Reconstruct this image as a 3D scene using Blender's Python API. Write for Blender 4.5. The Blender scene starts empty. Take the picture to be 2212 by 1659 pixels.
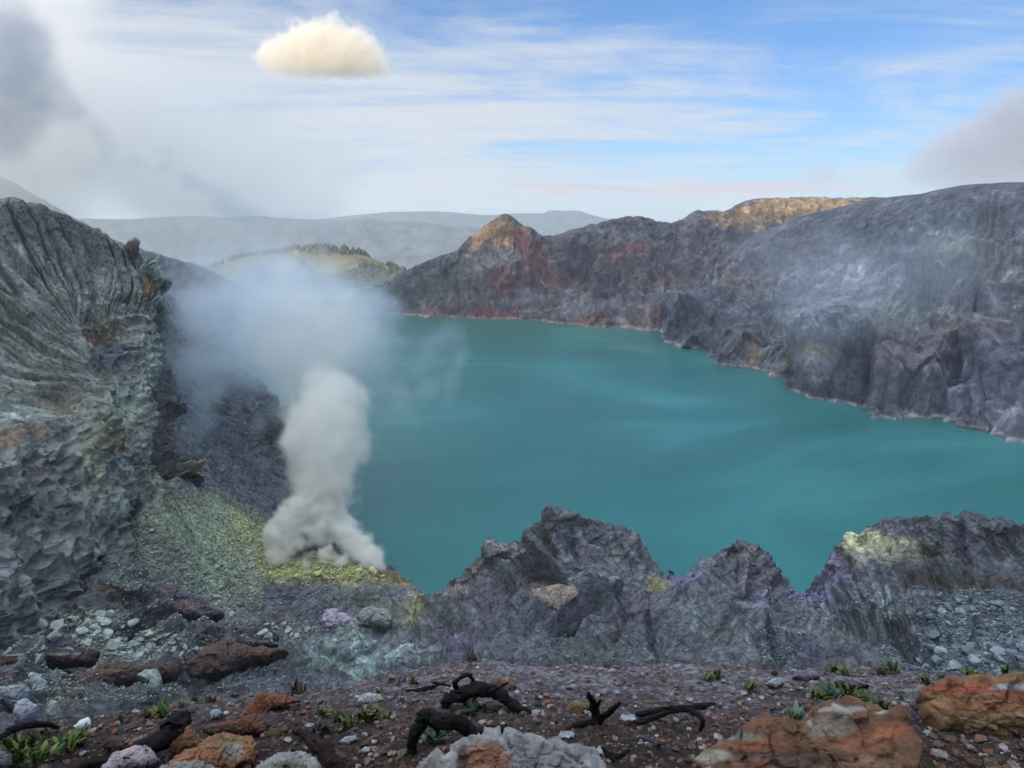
import bpy, bmesh, math, random, time
import numpy as np
from mathutils import Vector, noise as mnoise
T0=time.time()
Q_=1.0          # mesh resolution
def q_(n): return max(8,int(n*Q_))
sc=bpy.context.scene
R=math.radians
# ------------------------------------------------------------------ camera
CAMZ=100.0; F=1609.0; PITCH=math.atan(354.5/F)
cam=bpy.data.objects.new('camera',bpy.data.cameras.new('camera')); sc.collection.objects.link(cam); sc.camera=cam
cam.location=(0,0,CAMZ); cam.rotation_euler=(R(90)-PITCH,0,0)
cam.data.sensor_width=36; cam.data.lens=36*F/2212; cam.data.clip_start=.1; cam.data.clip_end=60000
# ------------------------------------------------------------------ sky, sun, exposure
SUN_EL=R(8.0); SUN_D=Vector((-.5,-.87,0)).normalized()      # horizontal direction towards the sun: behind the camera, left
w=bpy.data.worlds.new("World"); sc.world=w; w.use_nodes=True
def build_world():
    nt=w.node_tree; N=nt.nodes; L=nt.links
    bg=N['Background']; bg.inputs[1].default_value=0.15
    sky=N.new('ShaderNodeTexSky'); sky.sky_type='NISHITA'; sky.sun_disc=False
    sky.sun_elevation=SUN_EL; sky.sun_rotation=math.atan2(SUN_D.x,SUN_D.y)
    sky.altitude=2300; sky.air_density=1.0; sky.dust_density=.4; sky.ozone_density=3.0
    tc=N.new('ShaderNodeTexCoord')
    def m(op,a,b=None,c=None,clamp=False):
        n=N.new('ShaderNodeMath'); n.operation=op; n.use_clamp=clamp
        for i,v in enumerate((a,b,c)):
            if v is None: continue
            if isinstance(v,(int,float)): n.inputs[i].default_value=v
            else: L.new(v,n.inputs[i])
        return n.outputs[0]
    def mapr(v,a,b,c,d,smooth=True):
        n=N.new('ShaderNodeMapRange'); n.interpolation_type='SMOOTHSTEP' if smooth else 'LINEAR'
        L.new(v,n.inputs[0])
        for i,x in enumerate((a,b,c,d)): n.inputs[1+i].default_value=x
        return n.outputs[0]
    sp=N.new('ShaderNodeSeparateXYZ'); L.new(tc.outputs['Generated'],sp.inputs[0])
    X,Y,Z=sp.outputs
    az=m('ARCTAN2',X,Y)
    zz=m('ADD',m('MAXIMUM',Z,0.0),.09)
    cb=N.new('ShaderNodeCombineXYZ'); L.new(m('DIVIDE',X,zz),cb.inputs[0]); L.new(m('DIVIDE',Y,zz),cb.inputs[1])
    def noi(vec,scale,det,rough,dist=0,sx=1,sy=1,rot=0,loc=(0,0,0)):
        mp=N.new('ShaderNodeMapping'); mp.inputs['Scale'].default_value=(sx,sy,1); mp.inputs['Rotation'].default_value=(0,0,rot); mp.inputs['Location'].default_value=loc
        L.new(vec,mp.inputs[0])
        n=N.new('ShaderNodeTexNoise'); n.inputs['Scale'].default_value=scale; n.inputs['Detail'].default_value=det; n.inputs['Roughness'].default_value=rough; n.inputs['Distortion'].default_value=dist
        L.new(mp.outputs[0],n.inputs['Vector']); return n.outputs['Fac']
    n1=noi(cb.outputs[0],.62,9,.66,1.1,sx=.9,sy=1.2,rot=R(-25))
    n2=noi(cb.outputs[0],.16,5,.55,.3,sx=1,sy=1.2,loc=(3.1,1.7,0))
    n3=noi(cb.outputs[0],2.2,5,.6,.4,sx=.35,sy=1.6,rot=R(14))
    base=m('ADD',m('MULTIPLY',n1,.55),m('MULTIPLY',n2,.45))
    base=m('ADD',base,m('MULTIPLY_ADD',n3,.26,-.13))
    # thicker veil low down and to the left, open blue to the upper right
    up=mapr(Z,.02,.34,.10,-.07)
    lf=mapr(az,-.55,.45,.12,-.04)
    cov=m('ADD',m('ADD',base,up),lf)
    mask=mapr(cov,.41,.68,.0,.95)
    # low thin layer bars near the horizon
    cb2=N.new('ShaderNodeCombineXYZ'); L.new(m('MULTIPLY',az,3.0),cb2.inputs[0]); L.new(m('MULTIPLY',Z,60.0),cb2.inputs[1])
    n4=noi(cb2.outputs[0],1.0,5,.55,.2)
    bars=m('MULTIPLY',mapr(n4,.45,.7,0,.75),m('MULTIPLY',mapr(Z,.0,.03,0,1),mapr(Z,.07,.13,1,0)))
    mask=m('MAXIMUM',mask,bars)
    cb3=N.new('ShaderNodeCombineXYZ'); L.new(m('MULTIPLY',az,7.0),cb3.inputs[0]); L.new(m('MULTIPLY',Z,55.0),cb3.inputs[1])
    n5=noi(cb3.outputs[0],1.0,5,.6,.4,loc=(4.4,.3,0))
    pinkm=m('MULTIPLY',mapr(n5,.42,.52,0,1),m('MULTIPLY',m('MULTIPLY',mapr(Z,.022,.034,0,1),mapr(Z,.040,.052,1,0)),m('MULTIPLY',mapr(az,-.14,-.02,0,1),mapr(az,.3,.5,1,0))))
    hz=mapr(Z,-.02,.09,.85,0)
    gm=N.new('ShaderNodeMix'); gm.data_type='RGBA'; L.new(hz,gm.inputs[0]); 
    hs=N.new('ShaderNodeMix'); hs.data_type='RGBA'; hs.blend_type='MULTIPLY'; hs.inputs[0].default_value=1
    L.new(sky.outputs[0],hs.inputs[6]); hs.inputs[7].default_value=(.80,.94,1.12,1)
    L.new(hs.outputs[2],gm.inputs[6]); gm.inputs[7].default_value=(3.1,4.1,4.9,1)
    # bright cloud deck added overhead, out of view, to lift the ambient light
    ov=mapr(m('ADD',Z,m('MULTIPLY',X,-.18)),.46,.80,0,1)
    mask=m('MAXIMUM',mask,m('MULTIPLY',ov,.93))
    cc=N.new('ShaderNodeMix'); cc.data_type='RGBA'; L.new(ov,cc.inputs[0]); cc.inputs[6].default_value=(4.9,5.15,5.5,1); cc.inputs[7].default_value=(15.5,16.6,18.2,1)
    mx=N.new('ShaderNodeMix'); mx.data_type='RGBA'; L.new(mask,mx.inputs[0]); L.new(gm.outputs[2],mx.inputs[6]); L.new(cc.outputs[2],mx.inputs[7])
    pk=N.new('ShaderNodeMix'); pk.data_type='RGBA'; L.new(m('MULTIPLY',pinkm,.65),pk.inputs[0]); L.new(mx.outputs[2],pk.inputs[6]); pk.inputs[7].default_value=(5.6,3.7,3.9,1)
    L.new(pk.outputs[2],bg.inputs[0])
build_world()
sun=bpy.data.objects.new('sun',bpy.data.lights.new('sun','SUN')); sc.collection.objects.link(sun)
sun.data.energy=5.0; sun.data.angle=R(.53); sun.data.color=(1,.76,.44)
sv=Vector((SUN_D.x*math.cos(SUN_EL),SUN_D.y*math.cos(SUN_EL),math.sin(SUN_EL)))
sun.rotation_euler=sv.to_track_quat('Z','Y').to_euler(); sun.location=(-200,-300,400)
vs=sc.view_settings; vs.view_transform='Standard'; vs.look='None'; vs.exposure=0.0; vs.gamma=1
sc.cycles.use_denoising=True; sc.cycles.volume_bounces=5; sc.cycles.max_bounces=8; sc.cycles.diffuse_bounces=2
sc.cycles.glossy_bounces=2; sc.cycles.transparent_max_bounces=12; sc.cycles.use_adaptive_sampling=False
# ------------------------------------------------------------------ picture -> world
cp,sp_=math.cos(PITCH),math.sin(PITCH)
def at(px,py,Y):
    "point on the sight line of pixel (2212x1659) at forward distance Y"
    u=(px-1106)/F; v=(829.5-py)/F
    dy=cp+v*sp_; dz=-sp_+v*cp
    return np.array([u*Y/dy, Y, CAMZ+dz*Y/dy])
def atz(px,py,z=0.0):
    v=(829.5-py)/F; dy=cp+v*sp_; dz=-sp_+v*cp
    return at(px,py,(z-CAMZ)/dz*dy)
def proj(P):
    x,y,z=P[...,0],P[...,1],P[...,2]-CAMZ
    f=y*cp-z*sp_; up=y*sp_+z*cp; f=np.maximum(f,1e-3)
    return 1106+F*x/f, 829.5-F*up/f
# ------------------------------------------------------------------ numpy noise
_rs=np.random.RandomState(7)
PERM=np.tile(_rs.permutation(256),3).astype(np.int32)
GR=_rs.normal(size=(256,3)); GR/=np.linalg.norm(GR,axis=1)[:,None]; GR=GR.astype(np.float32)
RND=_rs.rand(256,4).astype(np.float32)
def _perlin(P):
    P=P.astype(np.float32); I=np.floor(P); f=P-I; I=I.astype(np.int32)&255
    u=f*f*f*(f*(f*6-15)+10)
    r=0
    for dx in (0,1):
        hx=PERM[I[:,0]+dx]
        for dy in (0,1):
            hy=PERM[hx+((I[:,1]+dy)&255)]
            for dz in (0,1):
                h=PERM[hy+((I[:,2]+dz)&255)]
                g=GR[h]
                d=g[:,0]*(f[:,0]-dx)+g[:,1]*(f[:,1]-dy)+g[:,2]*(f[:,2]-dz)
                wt=(u[:,0] if dx else 1-u[:,0])*(u[:,1] if dy else 1-u[:,1])*(u[:,2] if dz else 1-u[:,2])
                r=r+d*wt
    return r*1.5
def perlin(P):
    P=np.asarray(P); s=P.shape[:-1]; return _perlin(P.reshape(-1,3)).reshape(s)
def fbm(P,sc_=1.0,octv=4,rough=.5,off=0.0):
    P=np.asarray(P)*sc_+off; a=1.0; r=0; t=0
    for i in range(octv):
        r=r+a*perlin(P); t+=a; a*=rough; P=P*2.03+17.1
    return r/t
def ridged(P,sc_=1.0,octv=4,rough=.5,off=0.0):
    P=np.asarray(P)*sc_+off; a=1.0; r=0; t=0
    for i in range(octv):
        r=r+a*(1-2*np.abs(perlin(P))); t+=a; a*=rough; P=P*2.07+31.7
    return r/t
def worley(P,sc_=1.0,off=0.0,facet=1.0):
    "nearest feature point: returns F1, F2-F1, facet value (piecewise planar), random"
    P=np.asarray(P); s=P.shape[:-1]; Q=(P.reshape(-1,3)*sc_+off).astype(np.float32)
    I=np.floor(Q).astype(np.int32); n=len(Q)
    b1=np.full(n,9,np.float32); b2=np.full(n,9,np.float32); H=np.zeros(n,np.int32); D=np.zeros((n,3),np.float32)
    for dx in (-1,0,1):
        for dy in (-1,0,1):
            for dz in (-1,0,1):
                J=I+np.array([dx,dy,dz],np.int32)
                h=PERM[PERM[PERM[J[:,0]&255]+(J[:,1]&255)]+(J[:,2]&255)]
                c=J+RND[h,:3]; d=Q-c; q=np.einsum('ij,ij->i',d,d)
                k=q<b1; b2=np.where(k,b1,np.minimum(b2,q)); b1=np.where(k,q,b1); H=np.where(k,h,H); D[k]=d[k]
    f=np.einsum('ij,ij->i',D,GR[(H+91)&255])*facet+ (RND[H,3]-.5)
    return np.sqrt(b1).reshape(s),(np.sqrt(b2)-np.sqrt(b1)).reshape(s),f.reshape(s),RND[H,3].reshape(s)
def sstep(a,b,x):
    t=np.clip((x-a)/(b-a),0,1); return t*t*(3-2*t)
# ------------------------------------------------------------------ mesh helpers
def grid_normals(P):
    du=np.gradient(P,axis=1); dv=np.gradient(P,axis=0)
    n=np.cross(du,dv); n/=np.linalg.norm(n,axis=2)[...,None]+1e-9
    return n
def link(name,me,parent=None):
    o=bpy.data.objects.new(name,me); sc.collection.objects.link(o)
    if parent is not None: o.parent=parent
    return o
def raw_mesh(name,V,Fq,mat,col=None,smooth=True,k=4):
    me=bpy.data.meshes.new(name); V=np.ascontiguousarray(V,dtype=np.float32); Fq=np.ascontiguousarray(Fq,dtype=np.int32)
    me.vertices.add(len(V)); me.vertices.foreach_set('co',V.ravel())
    me.loops.add(Fq.size); me.loops.foreach_set('vertex_index',Fq.ravel())
    me.polygons.add(len(Fq)); me.polygons.foreach_set('loop_start',np.arange(0,Fq.size,k,dtype=np.int32))
    me.polygons.foreach_set('use_smooth',np.full(len(Fq),smooth,dtype=bool))
    me.update(calc_edges=True)
    if col is not None:
        a=me.color_attributes.new('Col','FLOAT_COLOR','POINT')
        c=np.ones((len(V),4),np.float32); c[:,:3]=col.reshape(-1,3); a.data.foreach_set('color',c.ravel())
    if mat: me.materials.append(mat)
    return me
def grid_mesh(name,P,mat,col=None,flip=False,smooth=True):
    nv,nu=P.shape[:2]; idx=np.arange(nv*nu).reshape(nv,nu)
    a,b,c,d=idx[:-1,:-1],idx[:-1,1:],idx[1:,1:],idx[1:,:-1]
    Fq=np.stack([a,b,c,d] if not flip else [a,d,c,b],-1).reshape(-1,4)
    return raw_mesh(name,P.reshape(-1,3),Fq,mat,col,smooth)
def catmull(A,n,axis=0):
    A=np.moveaxis(A,axis,0); m=len(A); t=np.linspace(0,m-1,n); i=np.clip(t.astype(int),0,m-2); f=(t-i)
    sh=(n,)+(1,)*(A.ndim-1); f=f.reshape(sh)
    Ap=np.concatenate([[2*A[0]-A[1]],A,[2*A[-1]-A[-2]]])
    p0,p1,p2,p3=Ap[i],Ap[i+1],Ap[i+2],Ap[i+3]
    r=.5*((2*p1)+(-p0+p2)*f+(2*p0-5*p1+4*p2-p3)*f*f+(-p0+3*p1-3*p2+p3)*f**3)
    return np.moveaxis(r,0,axis)
def lin(c):  # sRGB 0-255 -> linear
    c=np.asarray(c,float)/255.; return np.where(c<=.04045,c/12.92,((c+.055)/1.055)**2.4)
def paint(P,base,blobs,warp=25,seed=0.0,wscale=.03,K=1.0):
    "albedo from a list of patches (px,py,rx,ry,colour,strength), edges broken up by noise"
    px,py=proj(P)
    wx=fbm(P,wscale,4,.6,off=5.3+seed)*warp*2.2; wy=fbm(P,wscale,4,.6,off=41.7+seed)*warp*2.2
    px=px+wx; py=py+wy
    C=np.zeros(P.shape)+lin(base)
    for (bx,by,rx,ry,c,s) in blobs:
        q=((px-bx)/rx)**2+((py-by)/ry)**2
        m=np.clip(1.25-q,0,1); m=m*m*(3-2*m)*s
        C=C*(1-m[...,None])+lin(c)*m[...,None]
    g=C.mean(-1,keepdims=True); C=g+(C-g)*.72
    return C*K
def tag(o,label,cat,group=None,kind=None):
    if label: o['label']=label
    if cat: o['category']=cat
    if group: o['group']=group
    if kind: o['kind']=kind
    return o
def struct(o): o['kind']='structure'; return o
# ------------------------------------------------------------------ materials
def mat_rock(name,bump=((1.0,.3,'n'),),rough=.9,var=.35,vscale=1.0,speck=0.0,spec=.25):
    "rock: painted albedo x two scales of noise, bump from noise / cracks. bump = (scale, distance in m, type)"
    m=bpy.data.materials.new(name); m.use_nodes=True; nt=m.node_tree; N=nt.nodes; L=nt.links
    b=N['Principled BSDF']; b.inputs['Roughness'].default_value=rough; b.inputs['Specular IOR Level'].default_value=spec
    at_=N.new('ShaderNodeAttribute'); at_.attribute_name='Col'
    g=N.new('ShaderNodeNewGeometry')
    def noi(s,d=8,r=.65):
        n=N.new('ShaderNodeTexNoise'); n.inputs['Scale'].default_value=s; n.inputs['Detail'].default_value=d; n.inputs['Roughness'].default_value=r
        L.new(g.outputs['Position'],n.inputs['Vector']); return n.outputs['Fac']
    n=noi(vscale,10,.7)
    mr=N.new('ShaderNodeMapRange'); L.new(n,mr.inputs[0]); mr.inputs[1].default_value=.36; mr.inputs[2].default_value=.64; mr.inputs[3].default_value=1-var; mr.inputs[4].default_value=1+var
    mx=N.new('ShaderNodeMix'); mx.data_type='RGBA'; mx.blend_type='MULTIPLY'; mx.inputs[0].default_value=1
    L.new(at_.outputs['Color'],mx.inputs[6]); L.new(mr.outputs[0],mx.inputs[7])
    L.new(mx.outputs[2],b.inputs['Base Color'])
    prev=None
    for (s,d,t) in bump:
        bp=N.new('ShaderNodeBump'); bp.inputs['Distance'].default_value=d; bp.inputs['Strength'].default_value=1
        if t=='n': L.new(noi(s,8,.7),bp.inputs['Height'])
        elif t=='v':
            v=N.new('ShaderNodeTexVoronoi'); v.inputs['Scale'].default_value=s; L.new(g.outputs['Position'],v.inputs['Vector']); L.new(v.outputs['Distance'],bp.inputs['Height']); bp.invert=True
        elif t=='c':
            v=N.new('ShaderNodeTexVoronoi'); v.feature='DISTANCE_TO_EDGE'; v.inputs['Scale'].default_value=s
            cm=N.new('ShaderNodeMapRange'); cm.inputs[2].default_value=.12; L.new(v.outputs['Distance'],cm.inputs[0]); L.new(g.outputs['Position'],v.inputs['Vector']); L.new(cm.outputs[0],bp.inputs['Height'])
        if prev: L.new(prev,bp.inputs['Normal'])
        prev=bp.outputs[0]
    if prev: L.new(prev,b.inputs['Normal'])
    return m
K=1.12    # photo colour in the shade -> albedo
def interp_poly(xs,pts):
    pts=np.array(pts,float); return np.interp(xs,pts[:,0],pts[:,1])
# ================================================================== FAR CRATER WALL (peak, back ridge, sunlit plateau)
def net(rows,nv,nu):
    A=np.array([[at(*p) if len(p)==3 else np.array(p[1:],float) for p in r] for r in rows])
    return catmull(catmull(A,nv,0),nu,1)
M_far=mat_rock('far_wall_rock',((.12,2.6,'n'),(.6,1.0,'n')),vscale=.14,var=.45)
M_mid=mat_rock('mid_rock',((.35,1.3,'n'),(.45,.5,'c'),(1.8,.55,'n')),vscale=.6,var=.5)
M_slope=mat_rock('slope_rock',((.3,.9,'n'),(.6,.3,'v'),(2.2,.5,'n')),vscale=.6,var=.45)
def W(*p): return ('w',)+p
def far_wall():
    # columns left to right: (px, skyline py, ridge Y, shore py)
    cols=[(430,655,950,676),(560,658,930,676),(640,660,915,676),(700,658,900,675),(760,650,880,676),(815,629,870,680),(850,610,870,684),(885,588,875,687),(925,566,880,690),(960,556,885,690),(992,550,890,691),(1012,524,895,692),(1042,499,900,693),(1068,488,900,694),(1090,477,900,695),(1112,490,900,696),(1150,503,905,698),(1187,512,910,701),(1240,500,915,706),(1290,486,925,710),(1340,480,935,713),(1383,471,940,717),(1420,486,950,719),(1454,489,960,722),(1499,463,990,726),(1533,464,1020,730),(1570,461,1050,735),(1593,447,1080,738),(1638,431,1100,740),(1680,431,1120,742),(1720,430,1140,745),(1790,431,1160,750),(1863,431,1180,755),(1960,428,1190,760),(2100,425,1200,765)]
    rows=[[],[],[],[],[],[],[]]
    for px,sy,Y,sh in cols:
        S=atz(px,sh,-3.0); Rg=at(px,sy,Y)
        for k,(a,zf) in enumerate(((-.28,.35),(0,1.0),(.22,.72),(.52,.42),(.80,.16),(1.0,0),(1.04,-.2))):
            p=Rg+(S-Rg)*a
            z=S[2]+(Rg[2]-S[2])*zf
            if k==0: z=Rg[2]-65
            if k==6: z=-26
            rows[k].append(W(p[0],p[1],z))
    P=net(rows,q_(420),q_(1100))
    nv,nu=P.shape[:2]; n=grid_normals(P)
    if n[nv//2,nu//2,1]>0: n=-n
    v=np.linspace(0,1,nv)[:,None]+np.zeros((1,nu)); u=np.linspace(0,1,nu)[None,:]+np.zeros((nv,1))
    px,py=proj(P)
    big=ridged(P*[1,1,.35],.011,4,.55)-.3
    uu=u*60+fbm(P,.02,3)*1.3
    gul=np.abs(perlin(np.stack([uu,v*2.2,u*0],-1)))+.5*np.abs(perlin(np.stack([uu*2.3,v*4,u*0+3],-1)))+.3*np.abs(perlin(np.stack([uu*5.3,v*7,u*0+9],-1)))
    med=ridged(P,.045,5,.6)
    edge=sstep(0.17,.30,v)*.8+.2
    d=big*9*edge+ (gul-.45)*8*edge+(.35-worley(P*[1,1,.5]+fbm(P,.02,3)[...,None]*10,.022,off=2)[1])*17*edge+(.3-worley(P*[1,1,.6]+fbm(P,.05,3)[...,None]*5,.06,off=6)[1])*6*edge + (med-.3)*3*(.3+.7*edge)+fbm(P,.15,4,.6)*1.8
    # ledge bands across the back ridge
    band=np.sin((P[...,2]+fbm(P,.02,3)*14)*.42); d+=band*1.2*sstep(1150,1300,px)
    # red spur and little fans on the wall
    for (bx,by,r,h) in ((1350,560,55,20),(1120,590,42,14),(1300,690,40,8),(1420,690,25,10),(1090,500,45,6),(1000,620,40,8)):
        q=((px-bx)/r)**2+((py-by)/(r*1.1))**2; d+=np.exp(-q*1.4)*h
    for (bx,by,r,h) in ((1235,590,55,16),(905,640,25,10),(1250,560,40,10)):
        q=((px-bx)/r)**2+((py-by)/(r*1.0))**2; d-=np.exp(-q*1.4)*h
    P=P+n*d[...,None]
    K2=K*.9
    blobs=[(1090,560,200,120,(82,78,80),.8),(1200,600,130,60,(104,76,76),.7),(1380,620,100,60,(98,76,80),.7),(900,620,110,60,(70,74,74),.9),(1075,510,80,42,(156,118,70),.95),(1130,505,28,26,(150,80,60),.8),(1145,545,34,45,(110,62,62),.8),(1060,560,70,40,(112,112,108),.8),(1085,610,55,24,(112,66,68),.75),(1270,500,160,30,(88,84,88),.7),(1300,570,120,50,(62,56,66),.8),(1350,548,60,18,(116,72,68),.8),(1350,590,45,25,(84,68,72),.6),(1180,600,60,25,(116,76,70),.6),(1130,640,50,40,(92,96,104),.7),(1240,620,40,22,(120,112,92),.5),(1350,650,120,30,(98,100,112),.55),(1260,660,60,30,(98,104,116),.5),  # peak and plateau patches lighter and golden: sunlight put into their colour
      (1070,675,60,18,(122,56,58),.85),(960,668,60,10,(122,70,66),.8),(960,648,60,20,(92,92,88),.6),(1290,690,45,14,(112,66,58),.8),(1400,690,30,25,(116,88,84),.7),(1300,610,70,25,(60,52,62),.6),(1470,540,90,40,(84,74,84),.7),(1640,470,120,40,(148,116,74),.95),(1760,450,160,30,(140,116,80),.95),(1540,520,90,35,(92,84,92),.7),(1480,480,70,18,(100,88,84),.6),(1050,690,250,7,(150,120,118),.45),(1350,712,150,7,(150,128,130),.45)]
    sk=fbm(np.stack([u*70+fbm(P,.03,3)*2,v*3.0,u*0+2],-1),1,4,.65)
    C=paint(P,(84,80,86),blobs,warp=26,wscale=.022,K=K2)*np.exp(1.1*sk)[...,None]
    vein=sstep(.55,.8,ridged(P*[1,1,.5],.03,4,.6,off=9)); C=C*(1+vein[...,None]*.5)
    sl=(np.clip(1.4-np.abs(P[...,2]-.9+fbm(P,.06,3)*2)/1.0,0,1)*.8)[...,None]; C=C*(1-sl)+lin((158,134,122))*K*sl
    o=link('crater_wall',grid_mesh('crater_wall',P,M_far,C)); struct(o)
far_wall(); print('far',time.time()-T0)
# ================================================================== RIGHT CRATER WALL
def right_wall():
    # shore px,py ; ridge px,py,Y
    cols=[((1448,718),(1560,600,720)),((1452,742),(1600,540,740)),((1480,752),(1640,508,740)),((1540,763),(1683,489,730)),((1575,780),(1720,472,720)),((1600,792),(1795,453,700)),((1640,800),(1860,440,680)),((1700,812),(1910,430,660)),((1755,826),(1955,424,640)),((1768,862),(1998,419,620)),((1790,880),(2040,409,600)),((1850,888),(2076,402,585)),((1900,897),(2120,399,570)),((1990,902),(2170,396,555)),((2050,905),(2212,395,540)),((2090,920),(2290,394,520)),((2130,935),(2380,392,500)),((2212,957),(2500,385,480)),((2400,1010),(2700,375,450)),((2700,1080),(3000,365,420)),((3100,1150),(3400,350,380))]
    rows=[[] for _ in range(7)]
    for (s,r) in cols:
        S=atz(s[0],s[1],-2.5); Rg=at(*r)
        for k,(a,zf) in enumerate(((-.3,.35),(0,1.0),(.25,.74),(.55,.42),(.82,.17),(1.0,0),(1.05,-.2))):
            p=Rg+(S-Rg)*a; z=S[2]+(Rg[2]-S[2])*zf
            if k==0: z=Rg[2]-50
            if k==6: z=-26
            rows[k].append(W(p[0],p[1],z))
    P=net(rows,q_(560),q_(900)); nv,nu=P.shape[:2]; n=grid_normals(P)
    if n[nv//2,nu//2,2]<0: n=-n
    v=np.linspace(0,1,nv)[:,None]+np.zeros((1,nu)); u=np.linspace(0,1,nu)[None,:]+np.zeros((nv,1))
    px,py=proj(P)
    edge=sstep(.17,.40,v)
    uu=u*34+fbm(P,.02,3)*1.2
    gul=np.abs(perlin(np.stack([uu,v*1.8,u*0],-1)))+.5*np.abs(perlin(np.stack([uu*2.3,v*4,u*0+3],-1)))+.3*np.abs(perlin(np.stack([uu*5.3,v*7,u*0+9],-1)))
    d=(ridged(P*[1,1,.5],.011,4,.45,off=3)-.3)*10*edge+(gul-.4)*8*edge+(.35-worley(P*[1,1,.55]+fbm(P,.02,3)[...,None]*12,.022,off=5)[1])*20*edge+(.3-worley(P*[1,1,.6]+fbm(P,.05,3)[...,None]*5,.06,off=6)[1])*7*edge+fbm(P,.06,4,.5)*3*(.25+edge*.75)+ridged(P,.12,3,.5)*1.2*edge+fbm(P,.3,3,.6)*.5
    f1,f2,fc,_=worley(P*[1,1,.7]+fbm(P,.05,3)[...,None]*6,.05,facet=.9); low=sstep(.55,.9,v); d+=fc*7*low
    # named knolls along the shore
    for (bx,by,rx,ry,h) in ((1500,690,45,40,22),(1590,740,45,50,12),(1840,770,60,70,26),(1800,800,40,60,10),(1925,830,45,55,16),(2050,780,110,40,14),(1990,840,40,60,12),(1700,700,45,55,10),(2130,760,40,120,12)):
        q=((px-bx)/rx)**2+((py-by)/ry)**2; d+=np.exp(-q*1.3)*h
    for (bx,by,rx,ry,h) in ((1545,700,22,40,9),(1960,790,60,60,10),(1755,790,25,45,8),(1880,850,14,40,8),(1800,600,20,60,6)):
        q=((px-bx)/rx)**2+((py-by)/ry)**2; d-=np.exp(-q*1.3)*h
    P=P+n*d[...,None]
    blobs=[(2000,480,400,70,(84,90,100),.85),(1700,560,200,60,(92,84,94),.7),(1640,610,80,30,(112,104,106),.6),(1560,590,60,25,(118,104,96),.5),(1760,620,80,60,(128,130,146),.75),(1830,585,40,45,(160,162,178),.7),(1900,605,90,30,(132,132,150),.6),(1950,680,140,40,(112,118,116),.75),(2060,545,70,35,(128,130,122),.8),(2150,570,80,50,(118,124,118),.6),(2100,690,120,40,(110,108,114),.7),(1770,690,110,50,(126,128,146),.7),(1690,720,60,60,(104,110,110),.7),(1740,790,90,25,(150,146,152),.6),(1740,760,60,18,(124,112,84),.75),(1635,770,18,35,(128,104,66),.7),(1600,720,30,40,(90,90,78),.5),(1500,700,60,40,(66,70,76),.8),(1850,770,70,50,(84,80,96),.8),(1990,770,110,50,(118,104,112),.75),(2060,700,120,22,(122,102,110),.5),(1920,830,60,50,(70,78,86),.8),(2110,830,120,70,(104,104,130),.8),(2150,900,60,25,(150,148,170),.6),(2080,780,80,20,(72,78,92),.7),(1790,860,60,16,(70,62,80),.7),(1710,540,90,16,(72,66,76),.6),(2180,780,70,60,(94,92,112),.6),(1850,560,60,14,(66,66,78),.5)]
    sk=fbm(np.stack([u*44+fbm(P,.02,3)*2,v*3.0,u*0+2],-1),1,5,.65)
    C=paint(P,(88,90,104),blobs,warp=30,wscale=.018,K=K*.92)*np.exp(.7*sk)[...,None]
    pale=sstep(.62,.85,ridged(P*[1,1,.6],.035,5,.65,off=19)); C=C*(1+pale[...,None]*.7)
    mot=fbm(P,.03,5,.65,off=3); C=C*(1+.55*mot[...,None])
    sl=(np.clip(1.4-np.abs(P[...,2]-.9+fbm(P,.06,3)*2)/1.0,0,1)*.8)[...,None]; C=C*(1-sl)+lin((150,146,150))*K*sl
    o=link('crater_wall',grid_mesh('crater_wall_right',P,M_far,C)); struct(o)
right_wall(); print('right',time.time()-T0)
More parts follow.
